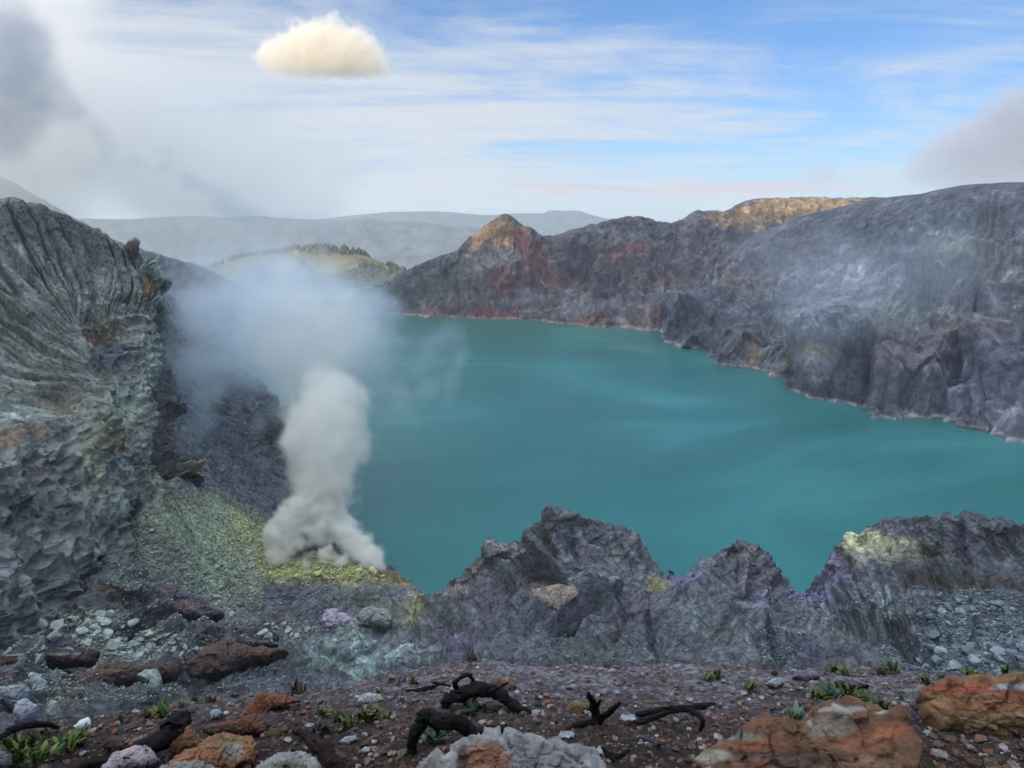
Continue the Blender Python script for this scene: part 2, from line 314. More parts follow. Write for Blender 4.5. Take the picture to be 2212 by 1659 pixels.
# ================================================================== LAKE
def lake():
    m=bpy.data.materials.new('lake_water'); m.use_nodes=True; nt=m.node_tree; N=nt.nodes; L=nt.links
    b=N['Principled BSDF']; b.inputs['Roughness'].default_value=.28; b.inputs['Specular IOR Level'].default_value=.22
    g=N.new('ShaderNodeNewGeometry')
    def noi(s,d,r,sx=1,sy=1,rot=0,dist=0,loc=(0,0,0)):
        mp=N.new('ShaderNodeMapping'); mp.inputs['Scale'].default_value=(sx,sy,1); mp.inputs['Rotation'].default_value=(0,0,rot); mp.inputs['Location'].default_value=loc; L.new(g.outputs['Position'],mp.inputs[0])
        n=N.new('ShaderNodeTexNoise'); n.inputs['Scale'].default_value=s; n.inputs['Detail'].default_value=d; n.inputs['Roughness'].default_value=r; n.inputs['Distortion'].default_value=dist
        L.new(mp.outputs[0],n.inputs['Vector']); return n.outputs['Fac']
    cr=N.new('ShaderNodeValToRGB'); e=cr.color_ramp.elements
    e[0].position=.30; e[0].color=(.012,.096,.097,1); e[1].position=.70; e[1].color=(.034,.190,.196,1)
    x=e.new(.5); x.color=(.018,.126,.124,1)
    L.new(noi(.0050,7,.56,dist=1.3,rot=R(30),sx=.8,sy=1.3),cr.inputs[0])
    # yellow scum trails in the far part
    fine=noi(.05,4,.6,sx=.25,sy=1.6,rot=R(8),dist=1.0)
    mr=N.new('ShaderNodeMapRange'); mr.interpolation_type='SMOOTHSTEP'; L.new(fine,mr.inputs[0]); mr.inputs[1].default_value=.60; mr.inputs[2].default_value=.72
    sp=N.new('ShaderNodeSeparateXYZ'); L.new(g.outputs['Position'],sp.inputs[0])
    far=N.new('ShaderNodeMapRange'); L.new(sp.outputs[1],far.inputs[0]); far.inputs[1].default_value=380; far.inputs[2].default_value=600; far.inputs[4].default_value=.55
    mm=N.new('ShaderNodeMath'); mm.operation='MULTIPLY'; L.new(mr.outputs[0],mm.inputs[0]); L.new(far.outputs[0],mm.inputs[1])
    mx=N.new('ShaderNodeMix'); mx.data_type='RGBA'; L.new(mm.outputs[0],mx.inputs[0]); L.new(cr.outputs[0],mx.inputs[6]); mx.inputs[7].default_value=(.13,.19,.07,1)
    gr=N.new('ShaderNodeMapRange'); L.new(sp.outputs[1],gr.inputs[0]); gr.inputs[1].default_value=420; gr.inputs[2].default_value=760
    mg=N.new('ShaderNodeMix'); mg.data_type='RGBA'; mg.blend_type='MULTIPLY'; L.new(gr.outputs[0],mg.inputs[0]); L.new(mx.outputs[2],mg.inputs[6]); mg.inputs[7].default_value=(.9,.80,.62,1)
    L.new(mg.outputs[2],b.inputs['Base Color'])
    bp=N.new('ShaderNodeBump'); bp.inputs['Distance'].default_value=.45; bp.inputs['Strength'].default_value=.5; L.new(noi(.5,5,.6,sx=.6,sy=1.4),bp.inputs['Height'])
    L.new(bp.outputs[0],b.inputs['Normal'])
    pts=[(-500,120),(600,120),(700,400),(800,900),(300,1150),(-500,1150),(-600,600)]
    me=bpy.data.meshes.new('lake'); bm=bmesh.new(); vs_=[bm.verts.new((x,y,0)) for x,y in pts]; bm.faces.new(vs_); bm.to_mesh(me); me.materials.append(m)
    struct(link('lake',me))
lake()
# ================================================================== LEFT OUTER RIM (bluish, behind) and inner wall
def sheet(name,rows,nv,nu,disp,base,blobs,mat,warp=20,wscale=.02,Kk=None,flip_up=True,post=None,objname=None,label=None):
    P=net(rows,q_(nv),q_(nu)); nv,nu=P.shape[:2]; n=grid_normals(P)
    if np.mean(n[...,2])<0: n=-n
    v=np.linspace(0,1,nv)[:,None]+np.zeros((1,nu)); u=np.linspace(0,1,nu)[None,:]+np.zeros((nv,1))
    px,py=proj(P)
    P=P+n*disp(P,u,v,px,py)[...,None]
    C=paint(P,base,blobs,warp=warp,wscale=wscale,K=Kk or K)
    if post is not None: C=post(P,C,u,v,px,py)
    o=link(objname or name,grid_mesh(name,P,mat,C)); struct(o); return o,P
def gully(u,v,P,fu,fv,a=1.0,seed=0,wf=.02,wa=1.0):
    uu=u*fu+fbm(P,wf,3,off=seed)*wa
    z=u*0+seed
    return (np.abs(perlin(np.stack([uu,v*fv,z],-1)))+.5*np.abs(perlin(np.stack([uu*2.3,v*fv*2,z+3],-1)))+.3*np.abs(perlin(np.stack([uu*5.3,v*fv*3,z+9],-1)))-.4)*a
def left_rims():
    sky=[(-900,60,520),(-500,200,540),(-200,310,560),(0,380,580),(75,421,590),(150,464,600),(200,490,610),(250,520,620),(330,546,640),(430,577,660),(530,625,690),(640,690,720),(700,735,740)]
    foot=[(-900,1000),(-500,950),(-200,900),(0,860),(75,840),(150,820),(200,805),(250,790),(330,770),(430,745),(530,722),(640,703),(700,700)]
    rows=[[] for _ in range(5)]
    for s,f in zip(sky,foot):
        S=atz(f[0],f[1],-2); Rg=at(*s)
        for k,(a,zf) in enumerate(((-.4,.4),(0,1),(.3,.66),(.65,.3),(1,0))):
            p=Rg+(S-Rg)*a; z=S[2]+(Rg[2]-S[2])*zf
            rows[k].append(W(p[0],p[1],z if k else Rg[2]-50))
    sheet('outer_rim',rows,260,700,lambda P,u,v,px,py: gully(u,v,P,60,2,6)*sstep(.22,.4,v)+fbm(P,.03,5,.6)*5*(.3+sstep(.22,.4,v))+fbm(P,.2,3)*1.2,
        (96,98,108),[(400,640,60,25,(104,72,78),.7),(380,600,50,12,(100,84,88),.5)],M_far,warp=10,objname='crater_wall')
    # inner wall falling from the corner of the gullied slope to the lake spur
    r0=[(335,600,330),(332,660,300),(325,730,270),(318,800,245),(308,880,220),(298,950,200),(290,1000,188)]
    r1=[(420,700,340),(400,770,315),(385,830,290),(370,900,262),(358,955,235),(345,1000,212),(330,1020,198)]
    r2=[(520,790,360),(500,850,335),(480,900,310),(465,955,285),(440,1010,255),(415,1040,230),(385,1050,210)]
    r3=[(600,868,372),(590,900,350),(575,950,325),(565,1000,298),(545,1050,272),(500,1075,248),(440,1078,225)]
    sh=[(665,885),(648,915),(634,960),(628,1010),(622,1060),(615,1105),(575,1130)]
    r4=[W(*atz(a,b,-1)) for a,b in sh]
    r5=[W(*(atz(a,b,-1)+np.array([25,6,-12]))) for a,b in sh]
    blobs=[(240,770,60,60,(66,66,82),.8),(280,850,60,50,(86,82,92),.7),(330,900,40,60,(112,92,90),.6),(450,1000,120,40,(110,104,80),.8),(400,960,60,40,(84,76,88),.8),(520,1050,80,40,(112,98,70),.8),(470,1070,60,20,(128,102,84),.7),(590,920,30,60,(48,54,56),.9),(570,1040,40,30,(64,66,58),.8),(450,800,100,80,(76,84,88),.6)]
    def dsp(P,u,v,px,py):
        f1,f2,fc,_=worley(P,.09)
        return gully(v,u,P,7,2,3.5,seed=4)*0+gully(u,v,P,13,2,8,seed=4)+(ridged(P,.04,5,.6)-.3)*7+fc*3.5+fbm(P,.4,4,.65)*1.2
    sheet('inner_wall',[r0,r1,r2,r3,r4,r5],420,520,dsp,(82,86,88),blobs,M_slope,warp=18,wscale=.04,Kk=K*1.25,post=lambda P,C,u,v,px,py: C*np.exp(1.0*fbm(P,.10,5,.7,off=3)+.9*fbm(np.stack([u*26,v*2,u*0],-1),1,3,.6))[...,None],objname='crater_wall')
left_rims(); print('rims',time.time()-T0)
# ================================================================== LEFT GULLIED SLOPE with cliff below it
def stair_(t,p):
    k=np.floor(t/p); f=t/p-k; return sstep(.0,.8,f)-f
def left_slope():
    k=[[(350,614,262),(349,626,258),(346,640,255),(342,655,252),(343,690,250),(345,740,247)],
       [(300,560,264),(318,590,260),(324,625,254),(315,662,246),(322,720,240),(340,800,232)],
       [(250,531,266),(275,575,258),(285,620,250),(275,668,240),(295,745,230),(332,850,218)],
       [(195,493,268),(228,555,256),(245,610,245),(235,672,232),(265,770,220),(322,900,204)],
       [(120,463,265),(165,535,252),(195,605,238),(192,688,222),(240,790,210),(315,940,192)],
       [(32,433,260),(90,525,245),(140,612,230),(182,716,212),(235,830,200),(310,980,180)],
       [(-90,426,255),(10,540,238),(100,640,222),(192,748,203),(240,860,190),(305,1020,170)],
       [(-220,422,248),(-60,590,228),(78,700,210),(207,782,192),(252,900,180),(300,1065,160)],
       [(-380,416,240),(-120,650,216),(62,755,198),(226,818,182),(262,940,168),(285,1115,148)],
       [(-500,410,228),(-200,710,202),(30,812,184),(238,850,170),(240,990,155),(255,1165,136)],
       [(-600,405,214),(-250,745,188),(0,855,170),(175,893,158),(190,1050,142),(200,1215,124)],
       [(-700,400,195),(-300,785,170),(-60,890,152),(95,930,142),(110,1110,126),(120,1270,112)],
       [(-850,400,170),(-420,835,146),(-160,940,130),(-10,985,120),(20,1170,106),(30,1330,97)],
       [(-1100,400,130),(-700,900,110),(-400,1020,98),(-180,1060,92),(-120,1240,85),(-80,1400,80)]]
    rows=[[c[i] for c in k] for i in range(6)]
    back=[]
    for c in k:
        p=at(*c[0]); back.append(W(p[0]-30,p[1]+38,p[2]-32))
    front=[]
    for c in k:
        p=at(*c[5]); front.append(W(p[0]-1,p[1]-1,p[2]-12))
    rows=[back]+rows+[front]
    def dsp(P,u,v,px,py):
        s=v*7; up=1-sstep(3.7,4.3,s)          # gullied part 1..4, cliff 4..6
        body=sstep(1.0,1.35,s)
        w1=fbm(P,.02,2,.5,off=2)*.7+fbm(P,.14,3,.6,off=6)*.30
        def inc(fu,fv,k,sd): return np.clip(1-np.abs(perlin(np.stack([u*fu+w1*fu/40,v*fv,u*0+sd],-1)))*k,0,1)**1.5
        br=sstep(-.35,.25,fbm(P,.035,3,off=8))
        g=-inc(26,3.0,5.0,7)*4.0-inc(56,6,4.6,3)*2.0*br-inc(130,14,4.0,11)*.5*(1-.5*br)
        g=g+fbm(np.stack([u*20,v*4,u*0],-1),1,3)*1.6
        crack=0; fine=(stair_(v*70+fbm(P,.09,4)*6,1.0))*.55
        cliff=1-up
        Q=P+fbm(P,.1,2)[...,None]*1.2
        f1,f2,fc,_=worley(Q*[1,1,.5],.085)
        a1,a2,fc2,_=worley(Q,.38,off=4.4)
        d=up*body*(g+crack+fine)+cliff*((.35-f2)*6+(.3-a2)*1.8+(fc*1.2+fc2*.6)+stair_(P[...,2]*.33+fbm(P,.05,3)*1.6,1.0)*2.0)+fbm(P,.25,4,.5)*.3+fbm(P,.04,3)*2*body-cliff*2.5
        for (bx,by,rx,ry,h) in ((285,535,14,16,5),(322,585,20,20,4),(240,720,50,30,-3),(225,790,25,25,-4),(205,960,50,60,4),(160,1130,60,60,3),(300,1130,20,40,-3)):
            q=((px-bx)/rx)**2+((py-by)/ry)**2; d=d+np.exp(-q*1.3)*h
        b1,b2,bc,_=worley(P+fbm(P,.15,2)[...,None]*2,.30,off=17); d=d+up*body*(bc*.45+(ridged(P,.22,3,.6)-.3)*.4)+fbm(P,.7,3,.6)*.35
        return d
    G=(122,134,128); D=(84,88,90); BR=(112,90,72); WH=(150,170,162)
    blobs=[(100,480,160,50,(78,80,84),.8),(150,560,140,60,(90,96,98),.6),(60,700,160,70,(104,112,108),.7),(120,840,130,30,(96,96,86),.6),(130,880,70,22,(128,104,78),.55),(40,830,50,18,WH,.6),(75,885,30,12,WH,.6),(30,890,30,14,(140,160,152),.6),(60,930,60,20,(122,96,72),.6),(20,950,40,14,(134,98,72),.7),(285,545,16,18,(118,62,60),.9),(325,610,18,26,(132,98,50),.9),(310,640,24,20,(104,94,78),.7),(235,700,55,22,(128,116,84),.8),(215,735,40,20,(134,106,78),.8),(190,735,18,20,(146,104,80),.7),(240,780,40,40,(66,66,82),.85),(280,800,50,40,(82,86,96),.7),(230,830,14,30,(110,96,70),.5),
       (250,900,60,40,(132,146,122),.9),(220,960,50,50,(122,118,92),.6),(235,965,45,20,(140,124,92),.75),(200,1010,40,70,(136,148,120),.85),(270,1020,50,60,(106,118,114),.8),(60,1050,110,60,(100,112,112),.8),(60,1010,70,10,(126,96,76),.5),(130,1110,50,40,(64,70,72),.7),(150,1180,60,40,(128,140,128),.8),(90,1210,80,50,(126,136,132),.8),(250,1120,60,60,(104,116,112),.7),(20,1230,60,80,(138,146,144),.8),(300,1140,50,40,(100,110,108),.7)]
    def post(P,C,u,v,px,py):
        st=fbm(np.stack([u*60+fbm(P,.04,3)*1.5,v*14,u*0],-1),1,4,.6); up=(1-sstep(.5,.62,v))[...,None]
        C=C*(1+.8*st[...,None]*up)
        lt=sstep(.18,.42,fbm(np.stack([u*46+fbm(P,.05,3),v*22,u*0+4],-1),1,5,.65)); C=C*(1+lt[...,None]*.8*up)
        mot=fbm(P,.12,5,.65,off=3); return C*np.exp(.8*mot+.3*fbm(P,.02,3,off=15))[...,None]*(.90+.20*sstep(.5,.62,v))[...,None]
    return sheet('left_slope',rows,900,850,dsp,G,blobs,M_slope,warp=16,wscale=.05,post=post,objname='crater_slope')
left_slope(); print('slope',time.time()-T0)
# ================================================================== MID GROUND (talus, vents, mounds in front of the lake)
CT=[]   # control points (x,y,z)
def c(*p):
    for q in p: CT.append(at(*q))
def cz(z,*p):
    for q in p: CT.append(atz(q[0],q[1],z))
def behind(dist,drop,*p):       # hidden flank behind a crest
    for q in p:
        a=at(*q); d=a[:2]/np.linalg.norm(a[:2]); CT.append(np.array([a[0]+d[0]*dist,a[1]+d[1]*dist,a[2]-drop]))
# talus below the left wall
c((330,985,172),(300,1060,158),(400,1040,196),(420,1080,196),(500,1100,214),(590,1135,226),(560,1180,204),(500,1180,190),(420,1150,178),(330,1130,154),(450,1230,170),(350,1220,146),(270,1190,132),(250,1260,122),(350,1290,136),(450,1300,150),(540,1250,180),(200,1290,112),(130,1330,104),(60,1370,96),(180,1360,104),(300,1350,122),(400,1360,130),(-60,1430,82),(-200,1400,75))
# purple hump beside the scree
c((330,1290,132),(370,1300,131),(420,1320,134),(300,1270,128))
# vents and shore
c((600,1225,194),(650,1250,186),(700,1255,186),(740,1250,186),(800,1245,188),(620,1180,206),(680,1170,212),(740,1180,210),(800,1210,200))
cz(-1.5,(655,1110),(700,1130),(760,1150),(815,1190),(845,1225),(880,1250),(905,1265),(935,1285),(945,1300))
c((585,1085,246),(600,1055,256),(560,1060,250),(590,1030,262),(540,1100,232))
cz(-5,(660,1065),(700,1090),(780,1120),(850,1170),(890,1210),(950,1240))
# mound in front of the vents
c((600,1270,176),(680,1262,180),(760,1252,183),(820,1262,181),(870,1275,180),(910,1300,174),(640,1300,166),(740,1300,168),(840,1300,170),(580,1330,152),(660,1350,152),(730,1345,152),(800,1350,152),(860,1345,154),(915,1330,160),(700,1372,142),(820,1370,144))
# slab with pale crust
c((640,1385,130),(720,1385,134),(800,1372,139),(870,1368,140),(700,1420,118),(780,1420,121),(860,1410,126),(870,1440,116),(780,1455,108),(690,1460,102))
# brown banks lower left
c((560,1385,124),(520,1410,116),(470,1390,116),(440,1430,104),(500,1450,98),(600,1440,106),(400,1410,106),(330,1420,102),(250,1400,100),(150,1400,94),(60,1420,86),(0,1450,78),(100,1470,76),(200,1450,86),(300,1470,82),(200,1500,72),(400,1490,82),(330,1500,76),(600,1500,86),(700,1500,88),(500,1500,84),(0,1520,62),(120,1540,58),(300,1550,60),(-150,1500,60),(600,1560,70),(0,1640,40),(300,1640,44),(700,1600,66))
# central mound: crest
cr1=[(1187,1100,166),(1176,1114,167),(1206,1108,166),(1240,1124,167),(1320,1144,168),(1365,1160,168),(1400,1198,167),(1425,1235,166),(1160,1140,167),(1120,1164,170),(1070,1170,173),(1040,1186,175),(1020,1215,176)]
c(*cr1); behind(5,14,*cr1); behind(14,34,*cr1)
c((1187,1135,161),(1187,1180,156),(1240,1200,152),(1300,1200,155),(1350,1220,156),(1120,1200,162),(1070,1230,164),(1180,1230,150),(1120,1250,153),(1060,1260,160),(1000,1280,164),(960,1280,168),(925,1310,162),(905,1345,152),(890,1375,140),(885,1425,122),(1020,1275,158),
  (1210,1290,142),(1250,1300,137),(1300,1285,139),(1345,1262,142),(1340,1290,138),(1160,1320,137),(1230,1350,132),(1240,1375,127),(1290,1350,130),(1380,1300,142),(1400,1340,136),(1350,1360,128),(1330,1400,120),(1080,1300,144),(1020,1310,143),(1060,1350,133),(980,1330,143),(1000,1380,130),(940,1370,138),(950,1420,122),(1050,1410,119),(1150,1400,120),(1250,1420,112),(1400,1420,116),(1420,1380,124))
cz(-2,(1010,1235),(975,1255),(948,1275),(935,1300)); cz(-6,(980,1225),(1000,1180))
# saddle and front slab
c((1440,1262,164),(1445,1290,146),(1500,1275,150),(1530,1270,150),(1470,1330,138),(1560,1330,138),(1620,1315,142),(1645,1350,132),(1650,1400,122),(1560,1400,124),(1480,1400,122),(1650,1440,114),(1500,1440,112))
# purple tower
cr2=[(1440,1222,176),(1480,1236,172),(1530,1222,170),(1555,1196,168),(1580,1180,167),(1612,1186,167),(1640,1200,167),(1662,1240,166),(1690,1268,164)]
c(*cr2); behind(4,12,*cr2); behind(10,28,*cr2)
c((1590,1230,158),(1640,1260,156),(1540,1260,158),(1600,1290,150),(1650,1300,150),(1692,1300,156),(1680,1340,146),(1640,1340,138))
cz(-1,(1700,1300),(1720,1290),(1738,1284)); cz(-5,(1710,1240),(1690,1200),(1750,1230))
# right mound
cr3=[(1740,1270,178),(1775,1240,176),(1800,1192,172),(1835,1156,168),(1880,1153,168),(1930,1156,166),(1990,1166,162),(2030,1162,158),(2042,1132,154),(2062,1124,152),(2100,1129,151),(2170,1146,148),(2230,1165,145),(2330,1180,140),(2500,1200,132),(2800,1250,120)]
c(*cr3); behind(4,11,*cr3[2:]); behind(14,36,*cr3[2:])
c((1780,1290,162),(1850,1220,158),(1900,1230,152),(1960,1210,150),(2020,1220,146),(2060,1170,147),(2080,1230,138),(2150,1220,134),(2212,1230,130),(1850,1280,146),(1950,1290,136),(2050,1280,130),(2150,1270,124),(2212,1280,120),(1740,1330,152),(1790,1340,142),(1860,1330,137),(1880,1350,131),(1960,1350,124),(2060,1340,116),(2150,1330,110),(2230,1340,104),(1720,1370,138),(1780,1390,127),(1860,1400,120),(1960,1400,112),(2060,1400,104),(2150,1390,100),(2230,1400,94),(1700,1420,122),(1780,1440,112),(1900,1440,104),(2020,1450,94),(2120,1450,90),(2230,1450,86),(2400,1300,104),(2400,1450,80),(2700,1400,80),
  (1300,1500,92),(1000,1500,94),(1700,1500,92),(2000,1520,76),(2230,1530,70),(1300,1600,70),(1000,1600,70),(1700,1600,68),(2200,1640,52))
# ground hidden under the left slope
for a,b,Y in ((345,740,247),(322,820,220),(300,950,190),(270,1000,165),(230,1080,146),(160,1150,128),(80,1220,112),(0,1280,100),(-120,1340,88)):
    p=at(a,b,Y); CT.append(p+[-6,6,-16]); CT.append(p+[-60,30,-10])
CT=np.array(CT)
def rbf_fit(X,z,eps=1.5,smooth=.15):
    d=np.linalg.norm(X[:,None]-X[None],axis=2); A=-np.sqrt(d*d+eps)+0; n=len(X)
    M=np.zeros((n+3,n+3)); M[:n,:n]=A+np.eye(n)*smooth; M[:n,n]=1; M[:n,n+1:]=X; M[n,:n]=1; M[n+1:,:n]=X.T
    return np.linalg.solve(M,np.concatenate([z,[0,0,0]]))
SC=1.0
XW=CT[:,:2].copy(); WT=rbf_fit(XW,CT[:,2])
def mid_z(xy,chunk=60000):
    s=xy.shape[:-1]; q=xy.reshape(-1,2); out=np.empty(len(q)); n=len(XW)
    for i in range(0,len(q),chunk):
        b=q[i:i+chunk]; d2=(b[:,0,None]-XW[None,:,0])**2+(b[:,1,None]-XW[None,:,1])**2
        out[i:i+chunk]=-np.sqrt(d2+1.5)@WT[:n]+WT[n]+b@WT[n+1:]
    return out.reshape(s)
def rbf_color(): pass
MID_BLOBS=[(1100,1445,1200,26,(58,62,66),.6),(250,1520,300,60,(70,74,78),.6),
 (330,1040,80,60,(108,122,104),.85),(350,1130,90,50,(112,126,104),.85),(400,1210,110,50,(112,124,106),.8),(430,1130,120,80,(126,140,108),.9),(470,1240,110,50,(132,142,116),.85),(330,1180,80,50,(118,128,110),.8),(540,1165,66,66,(146,158,88),.9),(585,1205,44,46,(164,168,76),.9),(480,1230,90,50,(126,140,114),.8),(270,1230,50,50,(92,102,100),.7),(440,1280,90,44,(118,128,116),.8),(540,1260,50,36,(120,128,100),.8),(370,1310,75,26,(92,82,100),.85),(350,1300,30,14,(122,94,92),.5),(260,1300,70,18,(84,64,52),.7),(240,1275,50,12,(96,78,44),.6),(120,1330,100,40,(80,90,88),.7),
 (640,1235,70,22,(146,146,82),.85),(700,1230,110,36,(152,154,98),.75),(780,1240,70,30,(140,142,98),.6),(690,1250,60,10,(110,100,50),.7),(850,1250,50,14,(120,110,52),.85),(880,1262,26,12,(160,128,100),.7),(900,1310,30,40,(132,134,84),.85),(860,1320,40,30,(112,112,92),.6),(900,1285,22,16,(120,110,108),.6),(895,1340,26,16,(128,130,80),.7),
 (680,1290,130,30,(86,88,96),.8),(620,1280,60,16,(84,80,104),.7),(780,1290,90,26,(88,98,86),.7),(620,1340,60,30,(78,72,76),.7),(730,1340,40,20,(160,152,168),.85),(800,1340,50,22,(124,130,128),.8),(560,1310,60,14,(100,90,84),.6),(755,1365,60,12,(90,88,112),.6),
 (740,1410,140,40,(96,110,112),.8),(560,1380,60,16,(60,60,66),.8),(420,1355,120,14,(72,72,76),.8),
 (480,1400,50,20,(84,62,56),.9),(570,1420,60,10,(112,76,50),.85),(420,1440,90,20,(80,62,54),.85),(300,1460,90,20,(84,64,54),.8),(150,1420,110,12,(66,54,50),.8),(180,1480,50,30,(80,62,52),.7),(40,1480,110,50,(70,64,62),.8),(100,1400,80,10,(104,112,108),.6),(440,1490,120,22,(58,58,62),.8),(640,1460,80,30,(70,80,84),.8),(720,1480,80,20,(72,84,88),.7),
 (1080,1180,60,22,(120,120,120),.7),(1020,1230,40,30,(112,110,104),.6),(980,1275,40,16,(140,130,124),.7),(1190,1130,40,20,(54,60,56),.85),(1250,1132,70,12,(52,52,54),.85),(1160,1160,40,30,(70,80,72),.7),(1240,1190,80,40,(86,88,100),.7),(1330,1200,60,40,(96,104,104),.7),(1400,1220,30,26,(92,98,98),.6),(1380,1160,30,10,(96,100,78),.6),(1425,1262,26,18,(126,124,68),.85),(1300,1230,60,40,(104,106,122),.6),(1120,1230,80,30,(88,96,98),.7),(1190,1262,50,12,(58,56,54),.8),(1185,1280,45,18,(150,130,116),.85),(1180,1300,20,20,(134,112,108),.6),(1060,1290,70,50,(82,82,98),.7),(1240,1320,60,30,(96,96,118),.7),(1000,1330,60,30,(92,98,98),.5),(935,1330,30,14,(124,128,132),.7),(910,1355,34,18,(62,66,66),.85),(980,1390,90,40,(92,90,112),.8),(1090,1350,60,30,(88,90,104),.6),(1300,1290,40,10,(82,96,94),.6),(1250,1400,90,30,(70,78,78),.7),(1390,1320,60,40,(84,80,100),.8),(1350,1350,30,14,(116,108,124),.6),(1300,1400,50,30,(76,84,84),.7),
 (1580,1186,24,12,(34,36,40),.9),(1612,1188,26,10,(118,118,112),.8),(1620,1230,60,40,(112,108,126),.85),(1650,1290,50,30,(96,94,118),.85),(1480,1250,60,20,(92,90,122),.8),(1500,1320,70,30,(94,108,112),.85),(1560,1380,80,40,(88,102,106),.8),(1660,1380,30,40,(60,62,72),.8),(1600,1290,30,8,(46,42,44),.8),
 (1800,1240,60,40,(104,98,132),.8),(1760,1290,70,16,(100,98,140),.8),(1870,1170,70,24,(164,164,116),.95),(1930,1185,80,30,(150,150,122),.9),(1840,1210,40,22,(128,130,104),.6),(1960,1200,70,30,(132,132,118),.8),(2020,1190,40,22,(84,72,66),.8),(2130,1170,110,36,(74,78,90),.85),(2080,1160,30,40,(66,66,80),.8),(1900,1270,130,30,(80,90,98),.8),(1880,1320,40,16,(62,56,54),.8),(2100,1260,140,16,(88,74,64),.75),(1980,1260,60,12,(92,76,60),.5),(1830,1370,120,30,(90,102,106),.8),(2000,1310,120,24,(80,92,100),.7),(1960,1345,60,16,(52,50,52),.8),(2100,1350,120,60,(78,88,96),.7),(1720,1400,60,30,(74,74,100),.8),(1800,1425,80,20,(72,70,84),.7),(2050,1310,100,14,(74,58,50),.6)]
def creases(px,py,L_):
    "sharp crests (+) and gullies (-) drawn as lines: (height m, width px, points...)"
    d=np.zeros(px.shape)
    for h,w_,pts in L_:
        x0,x1=min(p[0] for p in pts)-w_,max(p[0] for p in pts)+w_; y0,y1=min(p[1] for p in pts)-w_,max(p[1] for p in pts)+w_
        m=(px>x0)&(px<x1)&(py>y0)&(py<y1)
        X,Y=px[m],py[m]; best=np.full(X.shape,1e9); bt=np.zeros(X.shape); ns=len(pts)-1
        for k,((a,b),(c_,e)) in enumerate(zip(pts[:-1],pts[1:])):
            vx,vy=c_-a,e-b; t=np.clip(((X-a)*vx+(Y-b)*vy)/(vx*vx+vy*vy),0,1)
            q=np.hypot(X-a-t*vx,Y-b-t*vy); n_=q<best; best=np.where(n_,q,best); bt=np.where(n_,(k+t)/ns,bt)
        d[m]+=h*np.clip(1-best/w_,0,1)*np.clip(np.minimum(bt,1-bt)*4,.35,1)
    return d
